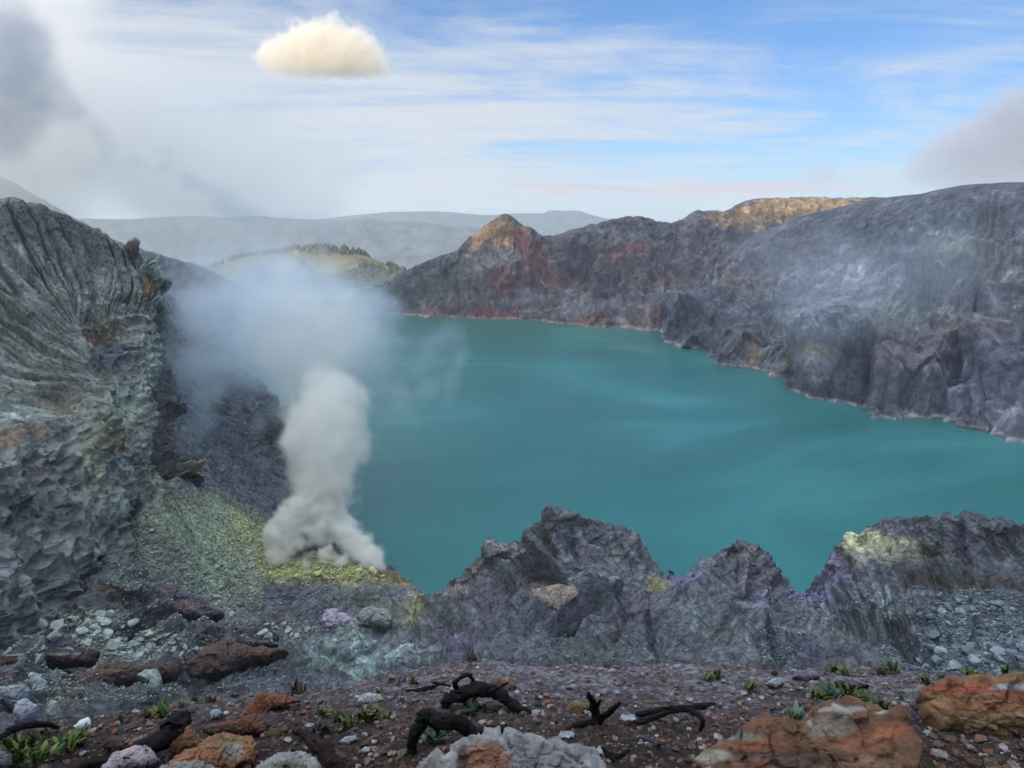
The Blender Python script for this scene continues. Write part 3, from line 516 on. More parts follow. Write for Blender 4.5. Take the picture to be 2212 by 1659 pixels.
CREASE=[(3.0,20,[(1184,1112),(1174,1146),(1159,1171),(1126,1221),(1084,1236),(1054,1261)]),(2.6,18,[(1211,1128),(1203,1184),(1180,1211)]),(2.8,18,[(1230,1136),(1264,1191),(1304,1221),(1334,1261)]),(2.4,16,[(1289,1146),(1339,1196),(1364,1231)]),(2.2,14,[(1340,1156),(1385,1205),(1400,1250)]),
 (3.2,12,[(1112,1236),(1174,1213),(1206,1234),(1246,1286)]),(2.8,18,[(1084,1236),(1129,1263),(1144,1316)]),(4.0,13,[(1159,1369),(1214,1324),(1244,1291),(1299,1276),(1339,1261)]),(4.0,13,[(884,1366),(926,1333),(974,1321)]),(2.6,18,[(974,1321),(1034,1304),(1079,1346),(1089,1371)]),(2.4,14,[(1129,1263),(1100,1320),(1095,1350)]),(2.0,14,[(950,1360),(975,1400),(985,1440)]),(2.0,12,[(1010,1340),(1040,1390),(1050,1430)]),(2.2,14,[(1299,1290),(1330,1330),(1345,1372)]),(2.0,14,[(1380,1262),(1395,1310),(1380,1360)]),
 (-3.0,12,[(1232,1150),(1248,1190),(1262,1230)]),(-2.6,10,[(1192,1150),(1188,1190),(1200,1220)]),(-2.6,10,[(1262,1160),(1300,1200),(1330,1235)]),(-4.5,14,[(1128,1248),(1170,1246),(1206,1256),(1240,1296)]),(-4.0,12,[(1165,1384),(1216,1342),(1250,1308),(1300,1292),(1345,1276)]),(-4.0,12,[(890,1384),(930,1352),(975,1340)]),(-3.0,16,[(1060,1270),(1050,1310),(1075,1335)]),(-3.0,16,[(1119,1366),(1160,1338),(1180,1320)]),(-4,16,[(1318,1372),(1340,1356)]),(-2,10,[(1000,1350),(1010,1400),(1015,1440)]),
 (2.6,12,[(1430,1300),(1500,1275),(1560,1280),(1620,1312),(1650,1352),(1652,1440)]),(-3.5,12,[(1400,1320),(1420,1370),(1430,1440)]),(-4,14,[(1668,1330),(1676,1390),(1690,1440)]),(2.2,12,[(1612,1188),(1620,1240),(1600,1290)]),(2.0,12,[(1665,1246),(1668,1300),(1655,1340)]),(1.8,12,[(1556,1200),(1560,1240),(1540,1270)]),(-2.0,9,[(1590,1200),(1588,1250)]),(-2.0,9,[(1642,1220),(1648,1280)]),
 (3.0,14,[(1835,1158),(1852,1205),(1880,1240)]),(2.2,12,[(1800,1200),(1810,1240),(1790,1280)]),(3.0,10,[(1740,1345),(1800,1290),(1870,1262),(1960,1240),(2060,1246),(2212,1262)]),(-3.6,10,[(1760,1358),(1810,1305),(1875,1276),(1960,1254),(2060,1260),(2212,1276)]),(3.0,10,[(1790,1330),(1860,1336),(1930,1372),(1990,1400),(2060,1410)]),(-3.6,12,[(1790,1350),(1856,1354),(1926,1390),(1985,1416)]),(3.0,14,[(2050,1130),(2060,1180),(2040,1220)]),(2.2,10,[(2090,1140),(2100,1190),(2120,1220)]),(-2.4,10,[(2075,1140),(2080,1190),(2090,1220)]),(2.0,10,[(2150,1160),(2160,1200)]),(3.0,12,[(1990,1176),(2010,1200),(2000,1225)]),
 (2.6,10,[(250,1350),(330,1346),(440,1352),(560,1362)]),(-3.2,9,[(250,1363),(330,1359),(440,1366),(560,1378)]),(2.4,9,[(300,1378),(400,1382),(500,1384)]),(-2.6,8,[(300,1390),(400,1394),(500,1396)]),(3.2,12,[(180,1432),(300,1450),(380,1436),(450,1408),(495,1388),(560,1412),(640,1420)]),(-3.6,12,[(180,1452),(300,1470),(400,1460),(470,1446),(560,1434),(640,1436)]),(2.0,9,[(0,1418),(100,1408),(200,1412)]),(-2.4,8,[(0,1430),(100,1420),(200,1424)]),(2.2,10,[(0,1470),(60,1452),(110,1446)]),(2.4,14,[(560,1270),(640,1262),(760,1252),(850,1266)]),(-2.4,12,[(300,1284),(330,1320),(360,1336)]),(2.6,16,[(290,1270),(350,1290),(420,1318)])]
def mid_ground():
    th=np.linspace(R(-41),R(40),q_(1250))
    # coarse profiles, then rows spread evenly over what each column shows
    rc=np.exp(np.linspace(math.log(26),math.log(300),420))
    xy=np.stack([np.sin(th)[None,::5]*rc[:,None],np.cos(th)[None,::5]*rc[:,None]],-1)
    zc=mid_z(xy); zc=np.maximum(zc,-8)
    ang=np.arctan2(zc-CAMZ,rc[:,None])
    met=np.abs(np.diff(ang,axis=0))*1609/2.16+np.diff(rc)[:,None]*.35+np.abs(np.diff(zc,axis=0))*.5
    cum=np.concatenate([np.zeros((1,zc.shape[1])),np.cumsum(met,0)]); 
    # smooth the spacing between neighbouring columns
    cum/=cum[-1]; 
    for _ in range(30):
        cum[:,1:-1]=(cum[:,:-2]+cum[:,1:-1]*2+cum[:,2:])/4
    NR=q_(950); tt=np.linspace(0,1,NR)
    rr=np.stack([np.interp(tt,cum[:,j],rc) for j in range(cum.shape[1])],1)
    jj=np.linspace(0,rr.shape[1]-1,len(th)); j0=np.clip(jj.astype(int),0,rr.shape[1]-2); fj=jj-j0
    rr=rr[:,j0]*(1-fj)+rr[:,j0+1]*fj
    xy=np.stack([np.sin(th)[None]*rr,np.cos(th)[None]*rr],-1)
    z=mid_z(xy); P=np.concatenate([xy,z[...,None]],-1)
    n=grid_normals(P); n[n[...,2]<0]*=-1
    # blur normals a little
    for _ in range(6):
        n[1:-1,1:-1]=(n[:-2,1:-1]+n[2:,1:-1]+n[1:-1,:-2]+n[1:-1,2:]+n[1:-1,1:-1])/5
    n/=np.linalg.norm(n,axis=2)[...,None]
    px,py=proj(P)
    steep=1-n[...,2]
    # downslope direction for rills on the mound flanks
    tal=np.exp(-((px-460)/150)**2-((py-1170)/110)**2)      # smooth talus
    tal=np.clip(tal*1.3,0,1)
    Q=P+fbm(P,.07,3)[...,None]*3
    f1,f2,fc,_=worley(Q*[1,1,.55],.060); g1,g2,fc2,_=worley(Q,.22,off=9.1); h1,h2,fc3,_=worley(Q*[1,1,1.6],.7,off=2.2)
    # strata: tilted slabs breaking in steps
    tz=P[...,2]*1.0+P[...,0]*.28-P[...,1]*.10+fbm(P,.05,3)*5
    def stair(t,p): k=np.floor(t/p); f=t/p-k; return (sstep(.0,.75,f)+k)*p-t
    st=stair(tz,2.6)*.55+stair(tz+1.7,.9)*.5
    # vertical ribs on steep faces
    a=px*.018+fbm(P,.06,3)*1.3
    ribs=(np.abs(perlin(np.stack([px*.045+fbm(P,.08,3)*1.2,P[...,2]*.03,px*0],-1)))-.25)*4+(np.abs(perlin(np.stack([px*.11+fbm(P,.1,3)*1.5,P[...,2]*.08,px*0+5],-1)))-.25)*1.8
    slab=np.clip(np.exp(-((px-1880)/220)**2-((py-1320)/90)**2)+np.exp(-((px-1550)/90)**2-((py-1360)/70)**2)+np.exp(-((px-760)/170)**2-((py-1415)/45)**2)+np.exp(-((px-380)/220)**2-((py-1400)/60)**2)+np.exp(-((px-2130)/130)**2-((py-1170)/60)**2),0,1)
    rib=np.clip(steep*2.2-.35,0,1)*(1-slab)
    rough=(1-tal*.92)
    d=rough*(0.6-f2*6.0-g2*1.8+fc*.7+fc2*.45+fc3*.22+fbm(P,.3,4,.6)*.35)+st*slab*1.5+st*.8*rough*(1-rib)+ribs*rib*rough*.45
    d+=tal*(fbm(P,.1,5,.7)*.9+np.clip(fc3,-.2,1)*.35)
    jx=px+fbm(P,.12,3)*14; jy=py+fbm(P,.12,3,off=9)*14
    d+=creases(jx,jy,[(h*1.25,w_*1.35,p_) for h,w_,p_ in CREASE])
    d*=sstep(20,60,rr)
    P=P+n*d[...,None]
    C=paint(P,(88,94,104),MID_BLOBS,warp=15,wscale=.07,K=K*1.32)
    C=C*np.exp(1.0*fbm(P,.22,6,.75,off=3)+.7*fbm(P,.035,3,off=6))[...,None]
    # thin pale crust flakes on the slab
    cr_=sstep(.05,.12,fbm(P*[1,1,1],.28,4,.55,off=7)+.10*np.sin(px*.05))*np.exp(-((px-790)/110)**2-((py-1405)/45)**2)
    cr_=np.clip(cr_*1.6,0,1)[...,None]; C=C*(1-cr_)+lin((142,168,164))*K*cr_
    # dark joints between strata, pale bedding tops
    stripe=fbm(np.stack([tz*1.4,px*.004,py*0],-1),1,4,.6)
    C=C*np.exp((.25+1.0*slab)*stripe*1.6*(1-tal))[...,None]
    Zs=P[...,2]; shore=np.clip(1-np.abs(Zs-.6)/1.2,0,1)[...,None]*.5; C=C*(1-shore)+lin((120,112,104))*K*shore
    o=link('rocky_ground',grid_mesh('rocky_ground',P,M_mid,C)); struct(o)
    return P
MP=mid_ground(); print('mid',time.time()-T0)
# ================================================================== RIM BEHIND THE CAMERA (closes the crater, keeps the low sun out)
def rear_rim():
    n=np.array([.87,-.5]); s_=np.linspace(-1500,1500,150)
    hz=np.interp(s_,[-1500,-1000,-850,-700,-600,-500,-448,-400,-334,-201,-100,0,200,500,1500],[60,90,120,165,195,190,138,196,248,262,288,312,330,330,300])
    rows=[]
    for a,zf in ((-420,1.0),(-560,.62),(-900,-.3)):
        pass
    d=np.array([.5,.87]); V=[]
    prof=[(-90,.0,30),(-140,.28,40),(-200,.55,60),(-260,.82,0),(-300,1.0,0),(-360,.86,0),(-700,.2,0)]
    P=np.zeros((len(prof),len(s_),3))
    for i,(al,zf,_) in enumerate(prof):
        top=hz+.1405*300
        xy=n[None]*s_[:,None]+d[None]*al
        z=60+(top-60)*zf
        # keep clear of the left wall and the view
        P[i,:,:2]=xy; P[i,:,2]=z
    P=catmull(P,40,0)
    P[...,2]+=fbm(P,.02,4)*6
    C=np.zeros(P.shape)+lin((92,96,98))*K
    struct(link('crater_wall',grid_mesh('rear_wall',P,M_far,C)))
rear_rim()
# ================================================================== LAND BEYOND THE CRATER
M_land=mat_rock('far_land',((.01,12,'n'),(.05,3,'n')),vscale=.02,var=.35)
def outer_land():
    # plain far below the rim, out to the horizon
    rr=np.exp(np.linspace(math.log(1250),math.log(9300),q_(120))); th=np.linspace(R(-60),R(60),q_(240))
    P=np.stack([np.sin(th)[None]*rr[:,None],np.cos(th)[None]*rr[:,None],np.zeros((len(rr),len(th)))],-1)
    P[...,2]=-40-np.clip((P[...,1]-1300)*.10,0,420)+fbm(P,.0016,4)*30
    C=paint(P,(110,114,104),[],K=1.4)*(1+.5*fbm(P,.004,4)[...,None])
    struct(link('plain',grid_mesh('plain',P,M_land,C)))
    def ridge(name,pts,base,depth,amp,nz,col,KK,nu=400,nv=60):
        rows=[[],[],[],[]]
        for px,py,Y in pts:
            a=at(px,py,Y); d=a[:2]/np.linalg.norm(a[:2])
            for k,(o_,zf) in enumerate(((depth*.8,.2),(0,1),(-depth*.45,.45),(-depth,0))):
                rows[k].append(W(a[0]+d[0]*o_,a[1]+d[1]*o_,base+(a[2]-base)*zf))
        P=net(rows,q_(nv),q_(nu)); n=grid_normals(P)
        if n[...,2].mean()<0: n=-n
        P=P+n*(fbm(P,nz,5,.6)*amp+ (ridged(P*[1,1,.3],nz*.6,3)-.3)*amp)[...,None]
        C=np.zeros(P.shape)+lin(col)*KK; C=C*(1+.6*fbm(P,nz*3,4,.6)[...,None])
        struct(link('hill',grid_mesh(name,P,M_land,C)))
        return P
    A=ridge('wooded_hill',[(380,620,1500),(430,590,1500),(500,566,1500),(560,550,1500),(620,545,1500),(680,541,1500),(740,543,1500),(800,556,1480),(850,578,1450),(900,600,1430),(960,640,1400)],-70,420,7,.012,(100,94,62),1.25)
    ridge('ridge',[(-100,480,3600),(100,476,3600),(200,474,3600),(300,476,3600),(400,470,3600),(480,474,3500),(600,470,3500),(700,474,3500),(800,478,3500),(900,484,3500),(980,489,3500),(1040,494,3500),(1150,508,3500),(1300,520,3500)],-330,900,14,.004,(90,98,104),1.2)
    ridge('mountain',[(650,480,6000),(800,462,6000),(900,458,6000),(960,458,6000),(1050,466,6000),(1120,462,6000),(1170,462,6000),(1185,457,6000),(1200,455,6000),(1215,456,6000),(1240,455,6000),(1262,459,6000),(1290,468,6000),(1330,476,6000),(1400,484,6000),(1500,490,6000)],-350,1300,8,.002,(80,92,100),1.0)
    return A
HILL=outer_land()

# ================================================================== FOREGROUND LEDGE
TS=.325; EYE=1.6
def gz(Y): return CAMZ-EYE-TS*Y
def gnd(px,py,lift=0.0):
    v=(829.5-py)/F; dy=cp+v*sp_; dz=-sp_+v*cp
    Y=(EYE-lift)/(-dz/dy-TS); return at(px,py,Y)
EDGE=[(-600,1625),(-300,1612),(0,1590),(60,1566),(146,1549),(216,1548),(302,1537),(395,1521),(456,1505),(515,1498),(600,1497),(659,1494),(721,1489),(809,1474),(859,1458),(922,1442),(980,1434),(1039,1426),(1114,1436),(1159,1444),(1226,1435),(1290,1442),(1339,1450),(1389,1437),(1450,1433),(1533,1430),(1600,1440),(1683,1451),(1776,1443),(1850,1438),(1908,1441),(1970,1452),(2020,1462),(2120,1468),(2212,1474),(2500,1490),(2900,1510)]
M_soil=mat_rock('gravel_soil',((40,.03,'n'),(140,.008,'n')),vscale=22,var=.6)
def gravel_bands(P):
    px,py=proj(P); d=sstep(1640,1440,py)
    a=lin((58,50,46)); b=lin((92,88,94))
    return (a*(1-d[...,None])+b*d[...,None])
def ledge():
    nu=q_(1500); nv=q_(620)
    pxs=np.linspace(-560,2780,nu); pe=interp_poly(pxs,EDGE)
    Ye=np.array([gnd(a,b)[1] for a,b in zip(pxs,pe)]); X1=np.array([gnd(a,b)[0] for a,b in zip(pxs,pe)])
    k=X1/Ye
    t=np.linspace(0,1,nv)
    P=np.zeros((nv,nu,3))
    for i,tt in enumerate(t):
        if tt<.88: Y=1.5+(Ye-1.5)*(tt/.88)**1.0; z=gz(Y)
        else:
            e=(tt-.88)/.12; Y=Ye+e*2.6; z=gz(Ye)-TS*e*2.6-e**1.3*6.5
        P[i,:,0]=k*Y; P[i,:,1]=Y; P[i,:,2]=z
    n=np.zeros_like(P); n[...,2]=1
    near=sstep(.95,.6,t)[:,None]
    d=fbm(P,.9,4,.5)*.10*(.25+.75*near)+fbm(P,5,4,.6)*.022
    wp=P+fbm(P,9,2)[...,None]*.03
    f1,f2,_,r1=worley(wp,16,off=3); g1,g2,_,r2=worley(wp,34,off=8); h1,h2,_,r3=worley(wp,70,off=1)
    d+=np.clip(.55-f1,0,1)*.030*(r1>.55)+np.clip(.6-g1,0,1)*.016+np.clip(.6-h1,0,1)*.006
    P=P+n*d[...,None]
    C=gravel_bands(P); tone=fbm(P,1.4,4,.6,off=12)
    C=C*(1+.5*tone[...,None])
    pal=np.array([lin(x) for x in [(120,96,84),(96,84,82),(140,128,124),(84,66,58),(108,78,60),(150,146,150),(70,64,66),(130,112,110)]])
    c1=pal[(r2*7.99).astype(int)]; c2=pal[((r1*37)%1*7.99).astype(int)]
    m1=np.clip((.5-g1)*6,0,1)[...,None]*.75; C=C*(1-m1)+c1*m1*(C.mean(-1,keepdims=True)/.09)
    m2=(np.clip((.5-f1)*8,0,1)*(r1>.55))[...,None]*.8; C=C*(1-m2)+c2*m2*(C.mean(-1,keepdims=True)/.09)
    px,py=proj(P)
    # orange grit in front of the right-hand rocks, pale crust near the lip
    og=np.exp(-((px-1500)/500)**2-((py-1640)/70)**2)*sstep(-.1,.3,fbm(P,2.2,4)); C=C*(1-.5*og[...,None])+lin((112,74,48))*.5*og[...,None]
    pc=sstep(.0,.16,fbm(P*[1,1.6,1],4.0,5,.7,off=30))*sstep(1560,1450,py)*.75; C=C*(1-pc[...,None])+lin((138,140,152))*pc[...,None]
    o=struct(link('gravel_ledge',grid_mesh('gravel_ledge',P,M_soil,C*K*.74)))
    return P
LP=ledge(); print('ledge',time.time()-T0)
# nearest ledge surface height
def ledge_z(x,y):
    i=int(np.clip((y/ y*0),0,0))
    return gz(y)
# ---------------------------------------------------------------- rocks
def ico(sub):
    bm=bmesh.new(); bmesh.ops.create_icosphere(bm,subdivisions=sub,radius=1)
    V=np.array([v.co[:] for v in bm.verts]); Fc=np.array([[v.index for v in f.verts] for f in bm.faces]); bm.free(); return V,Fc
ICO={k:ico(k) for k in (1,2,3,4)}
def rock_verts(rs,sub=3,cuts=9,rough=.06,flat=.75):
    V,Fc=ICO[sub]; V=V.copy()
    for _ in range(cuts):
        nn=rs.normal(size=3); nn/=np.linalg.norm(nn); h=rs.uniform(.45,.85); dd=V@nn; k=dd>h; V[k]-=np.outer((dd[k]-h)*.93,nn)
    V=V*[rs.uniform(.8,1.25),rs.uniform(.7,1.1),rs.uniform(.5,.85)*flat/.75]
    o_=rs.uniform(0,50); V=V+V/np.linalg.norm(V,axis=1)[:,None]*(fbm(V,1.6,4,.6,off=o_)*rough*2.2)[:,None]
    return V,Fc
M_boulder=mat_rock('boulder_rock',((1.5,.25,'n'),(8,.05,'n')),vscale=1.2,var=.3)
M_crust=mat_rock('crusted_rock',((14,.02,'n'),(60,.008,'n'),(180,.003,'n')),vscale=9,var=.4)
def outline_rock(name,pts,Y,thick,base,blobs,label,cat='rock',tilt=.5,mat=None,amp=.05,warp=8,ws=6.0,crust=None,ground=True,nr=46,na=200,seed=0,facet=.6,sharp=3.0):
    "a solid rock whose silhouette was measured, with its own distance, thickness and relief"
    pts=np.array(pts,float); ctr=pts.mean(0)
    pc=gnd(*ctr,lift=thick*.3) if Y is None else at(ctr[0],ctr[1],Y)
    cd=np.array([0,0,CAMZ])-pc; dist=np.linalg.norm(cd); cd/=dist
    nrm=cd*(1-tilt)+np.array([0,-.3,.95])*tilt; nrm/=np.linalg.norm(nrm)
    def onpl(px,py):
        q=at(px,py,1.0)-[0,0,CAMZ]; return np.array([0,0,CAMZ])+q*(((pc-[0,0,CAMZ])@nrm)/(q@nrm))
    # closed outline resampled by angle about the centre (in plane)
    W3=np.array([onpl(*p) for p in pts]); 
    nxt=np.roll(W3,-1,0); seg=np.linalg.norm(nxt-W3,axis=1); cum=np.concatenate([[0],np.cumsum(seg)])
    t=np.linspace(0,cum[-1],na,endpoint=False); W4=np.vstack([W3,W3[:1]])
    O=np.stack([np.interp(t,cum,W4[:,i]) for i in range(3)],1)
    O=(O+np.roll(O,1,0)*.5+np.roll(O,-1,0)*.5)/2
    c0=O.mean(0); size=np.linalg.norm(O-c0,axis=1).mean()
    rho=np.linspace(0,1,nr)**.8
    V=[];
    for side in (1,-1):
        for r_ in (rho if side==1 else rho[::-1][1:]):
            h=(1-r_**sharp)**(1/sharp)*thick*(.5 if side==1 else -.5)
            V.append(c0+(O-c0)*r_+nrm*h)
    P=np.array(V); P=np.concatenate([P,P[:,:1]],1)
    n=grid_normals(P[:, :]); 
    cc=(P-c0); s_=np.sign((n*cc).sum(-1,keepdims=True)); s_[s_==0]=1; n=n*s_
    n[0]=nrm; n[-1]=-nrm; n[:,-1]=n[:,0]
    a=size
    f1,f2,fc,_=worley(P/a+fbm(P/a,2,3,off=seed)[...,None]*.25,1.6,off=seed+3)
    g1,g2,fc2,_=worley(P/a,5.0,off=seed+7)
    d=(fc*facet*.16+fc2*.045+fbm(P/a,3,5,.62,off=seed)*.12+fbm(P/a,14,4,.6,off=seed)*.03)*a*(amp/.05)
    P=P+n*d[...,None]
    P[:,-1]=P[:,0]; P[0]=P[0].mean(0); P[-1]=P[-1].mean(0)
    C=paint(P,base,blobs,warp=warp,seed=seed,wscale=ws/ (a*8),K=K)
    if crust is not None:
        hh=(P[...,2]-P[...,2].min())/(P[...,2].max()-P[...,2].min())
        m=sstep(crust[1],crust[1]+.05,hh+fbm(P/a,2.6,5,.6,off=seed+11)*.8)[...,None]; C=C*(1-m)+lin(crust[0])*K*m
    C=C*(1+.35*fbm(P/a,9,4,.65,off=seed+5)[...,None])
    o=link(name,grid_mesh(name,P,mat or M_crust,C)); tag(o,label,cat); return o
def rocks_fg():
    OR=(136,76,42); OD=(112,66,40); PA=(150,150,142); YE=(132,112,66)
    outline_rock('rock',[(1440,1690),(1500,1645),(1540,1622),(1570,1600),(1610,1580),(1650,1563),(1690,1562),(1725,1572),(1745,1560),(1760,1540),(1790,1529),(1830,1526),(1870,1531),(1900,1540),(1955,1562),(1965,1600),(1998,1640),(2010,1690),(1800,1740),(1500,1740)],None,.34,(108,74,50),
      [(1640,1610,70,20,OR,.8),(1870,1600,90,30,OR,.8),(1930,1580,40,20,(150,80,40),.8),(1800,1570,60,30,(120,108,94),.8),(1700,1640,170,18,(76,64,58),.7),(1600,1590,60,12,(130,132,120),.7),(1820,1532,60,8,(146,148,146),.8),(1540,1640,50,16,(136,138,122),.8),(1650,1655,30,14,OR,.6),(1900,1650,90,14,(120,90,60),.6)],'broad orange rock with pale flaking crust, gravel lying on it, right of centre',crust=((146,148,142),1.04),tilt=.62,warp=14,seed=1,facet=.8,sharp=6.0,amp=.035)
    outline_rock('rock',[(1976,1502),(1995,1490),(2040,1477),(2100,1469),(2170,1471),(2260,1478),(2400,1490),(2480,1560),(2400,1640),(2230,1615),(2120,1595),(2030,1580),(1998,1555),(1992,1535),(2000,1525),(1982,1515)],None,.34,(126,88,52),
      [(2080,1485,110,14,(150,70,36),.85),(2160,1495,120,14,(140,68,40),.8),(2190,1487,60,8,(140,148,150),.9),(2110,1510,60,14,YE,.6),(2020,1510,40,14,(140,110,56),.8),(2150,1520,120,12,(148,84,40),.7),(2180,1560,200,26,YE,.7),(2060,1570,60,16,(134,104,60),.8)],'vivid rust orange boulder with a pale vein at the right edge',tilt=.45,warp=10,seed=2,facet=.4,sharp=4.0)
    outline_rock('rock',[(895,1690),(940,1640),(985,1612),(1010,1598),(1060,1589),(1110,1592),(1160,1603),(1220,1612),(1290,1635),(1320,1690),(1100,1740),(900,1740)],None,.34,(128,128,130),
      [(1045,1640,56,42,(140,86,50),.9),(1085,1650,34,40,(128,84,54),.8),(1000,1640,14,40,(66,48,40),.8),(950,1640,46,30,(134,136,128),.8),(1180,1630,90,30,(118,116,124),.7)],'pale grey crusted rock split open to an orange core',tilt=.55,warp=9,seed=3)
    outline_rock('rock',[(500,1560),(528,1535),(552,1505),(572,1494),(590,1498),(600,1499),(620,1502),(648,1514),(625,1522),(590,1532),(575,1548),(540,1556)],None,.12,OD,[(600,1508,50,12,(140,82,44),.8),(560,1520,30,20,(116,66,40),.7)],'thin upturned rusty brown slab leaning on a layered rock',tilt=.15,warp=4,seed=4,facet=.3)
    outline_rock('rock',[(436,1578),(470,1566),(515,1556),(550,1548),(572,1552),(580,1568),(574,1584),(540,1588),(490,1588),(450,1588)],None,.16,(104,68,46),[(540,1560,60,6,(120,74,46),.8),(460,1578,40,12,(92,88,74),.8)],'layered rusty brown rock beneath the upturned slab',tilt=.4,warp=4,seed=5)
    outline_rock('rock',[(340,1668),(385,1640),(425,1618),(458,1598),(482,1586),(505,1588),(530,1594),(550,1608),(562,1630),(550,1648),(505,1670),(400,1690)],None,.2,(136,88,50),[(480,1600,60,12,(134,108,60),.8),(500,1625,30,20,(124,126,116),.8),(440,1630,50,16,(138,82,50),.8),(380,1655,60,12,(122,122,116),.7)],'long orange ochre rock with pale crumbs on its side, left of centre',tilt=.5,warp=8,seed=6)
    outline_rock('rock',[(360,1612),(363,1592),(385,1576),(415,1567),(422,1590),(444,1604),(432,1618),(392,1632),(370,1626)],None,.14,(132,88,46),[(400,1612,30,12,(110,74,42),.7)],'squarish ochre block next to the charred log',tilt=.3,warp=4,seed=7)
    outline_rock('rock',[(205,1680),(240,1640),(262,1628),(292,1616),(318,1612),(332,1628),(347,1646),(335,1656),(290,1670),(230,1690)],None,.2,(152,140,150),[(300,1645,30,8,(160,166,168),.7),(260,1650,30,14,(140,118,124),.6)],'smooth pinkish white rock at the lower left',tilt=.4,warp=6,seed=8,facet=.9)
    outline_rock('rock',[(540,1690),(562,1655),(590,1635),(625,1627),(660,1632),(688,1646),(705,1690),(620,1720)],None,.18,(128,132,130),[(620,1655,50,14,(120,110,90),.6)],'rough pale grey lump beside the dark red root',tilt=.5,warp=6,seed=9)
    outline_rock('rock',[(320,1690),(350,1662),(400,1648),(445,1650),(478,1664),(470,1700),(380,1720)],None,.14,(124,122,116),[],'pale gritty slab cut by the bottom edge, left of the grey lump',tilt=.5,seed=10)
    outline_rock('rock',[(1942,1493),(1960,1489),(1992,1489),(1990,1505),(1972,1530),(1956,1523)],None,.12,(112,122,122),[(1975,1500,20,10,(98,96,108),.7)],'grey angular block against the vivid orange boulder',tilt=.2,warp=3,seed=11,facet=.9)
    outline_rock('rock',[(1052,1480),(1066,1468),(1108,1470),(1117,1486),(1102,1502),(1070,1504)],None,.12,(92,80,62),[(1090,1472,30,6,(122,72,44),.8)],'brown block with a rusty top behind the charred arches',tilt=.4,warp=3,seed=12)
    outline_rock('rock',[(1014,1488),(1020,1476),(1050,1478),(1064,1488),(1040,1496),(1020,1496)],None,.08,(146,78,40),[],'small bright orange stone on a charred root',tilt=.4,seed=13)
    outline_rock('rock',[(1215,1540),(1228,1524),(1255,1517),(1278,1522),(1275,1536),(1245,1545)],None,.1,(120,92,54),[],'ochre stone behind the forked stump',tilt=.4,seed=14)
    outline_rock('rock',[(768,1520),(780,1503),(800,1499),(822,1503),(829,1514),(800,1527)],None,.1,(140,144,144),[],'pale rounded stone behind the leafy plants',tilt=.4,seed=15)
    outline_rock('rock',[(730,1606),(745,1594),(770,1591),(772,1600),(750,1610)],None,.06,(150,152,158),[],'flat white stone below the leafy plants',tilt=.5,seed=16)
    outline_rock('rock',[(1710,1466),(1716,1455),(1735,1449),(1765,1454),(1770,1466),(1740,1474)],None,.12,(112,106,124),[],'mauve boulder on the gravel lip, nearest the right tufts',tilt=.4,seed=17)
    outline_rock('rock',[(1790,1478),(1800,1466),(1830,1463),(1860,1472),(1880,1484),(1840,1488)],None,.12,(108,102,118),[],'low mauve rock above the big green clump',tilt=.4,seed=18)
    outline_rock('rock',[(1655,1480),(1668,1468),(1690,1466),(1694,1478),(1676,1488)],None,.08,(130,140,144),[],'pale flat stone left of the mauve boulder',tilt=.5,seed=19)
    outline_rock('rock',[(508,1560),(514,1545),(535,1533),(545,1536),(548,1548),(530,1558)],None,.08,(130,140,150),[],'pale blue grey stone behind the layered rock',tilt=.4,seed=20) if False else None
    outline_rock('rock',[(452,1545),(456,1536),(475,1533),(482,1542),(474,1552),(458,1554)],None,.08,(128,138,150),[],'pale blue grey stone behind the layered rusty rock',tilt=.4,seed=21)
    outline_rock('rock',[(0,1610),(-20,1640),(10,1660),(36,1655),(30,1640),(12,1622)],None,.1,(134,142,160),[],'bluish white stone in the lower left corner',tilt=.5,seed=22)
    outline_rock('rock',[(222,1612),(228,1600),(250,1590),(268,1600),(270,1618),(245,1628)],None,.1,(96,68,60),[],'dark reddish stone left of the pinkish white rock',tilt=.4,seed=23)
    outline_rock('rock',[(1290,1500),(1300,1490),(1320,1486),(1322,1496),(1305,1504)],None,.06,(128,136,144),[],'small pale stone above the forked stump',tilt=.4,seed=24)
    outline_rock('rock',[(566,1586),(590,1578),(628,1566),(622,1580),(600,1592),(580,1594)],None,.06,(104,82,54),[],'flat olive brown stone right of the layered rock',tilt=.5,seed=25)
    outline_rock('rock',[(1222,1486),(1240,1478),(1252,1484),(1244,1492)],None,.05,(126,134,146),[],'little pale shard on the gravel above the stump',tilt=.5,seed=26)
    # big pale boulders below the ledge on the left
    def far(pts,Y,th,base,blobs,label,**k): return outline_rock('boulder',pts,Y,th,base,blobs,label,'boulder',mat=M_boulder,tilt=.35,**k)
    far([(66,1478),(62,1460),(72,1455),(86,1462),(104,1476),(104,1500),(90,1512),(74,1505),(76,1492)],58,3.0,(140,152,158),[],'pale humped boulder at the left edge, taller than it is wide',seed=31)
    far([(-10,1492),(20,1488),(60,1486),(72,1500),(60,1520),(30,1530),(4,1520)],54,3.4,(128,142,148),[],'grey green boulder at the left edge, left of the humped one',seed=32)
    far([(30,1545),(36,1520),(60,1512),(84,1530),(78,1550),(50,1566)],48,2.6,(146,150,168),[],'lilac white boulder at the left edge below the grey green one',seed=33)
    far([(100,1545),(104,1526),(112,1515),(126,1518),(134,1545),(130,1562),(112,1560)],46,1.8,(130,144,138),[],'upright pale green boulder just over the ledge at the left',seed=34)
    far([(296,1462),(312,1450),(336,1446),(348,1462),(352,1482),(340,1502),(318,1500),(328,1478)],70,2.6,(134,148,146),[],'pale hooked boulder standing among brown banks',seed=35)
    far([(196,1462),(204,1444),(230,1436),(254,1446),(250,1462)],84,3.0,(128,140,142),[],'flat topped pale boulder above the brown banks',seed=36)
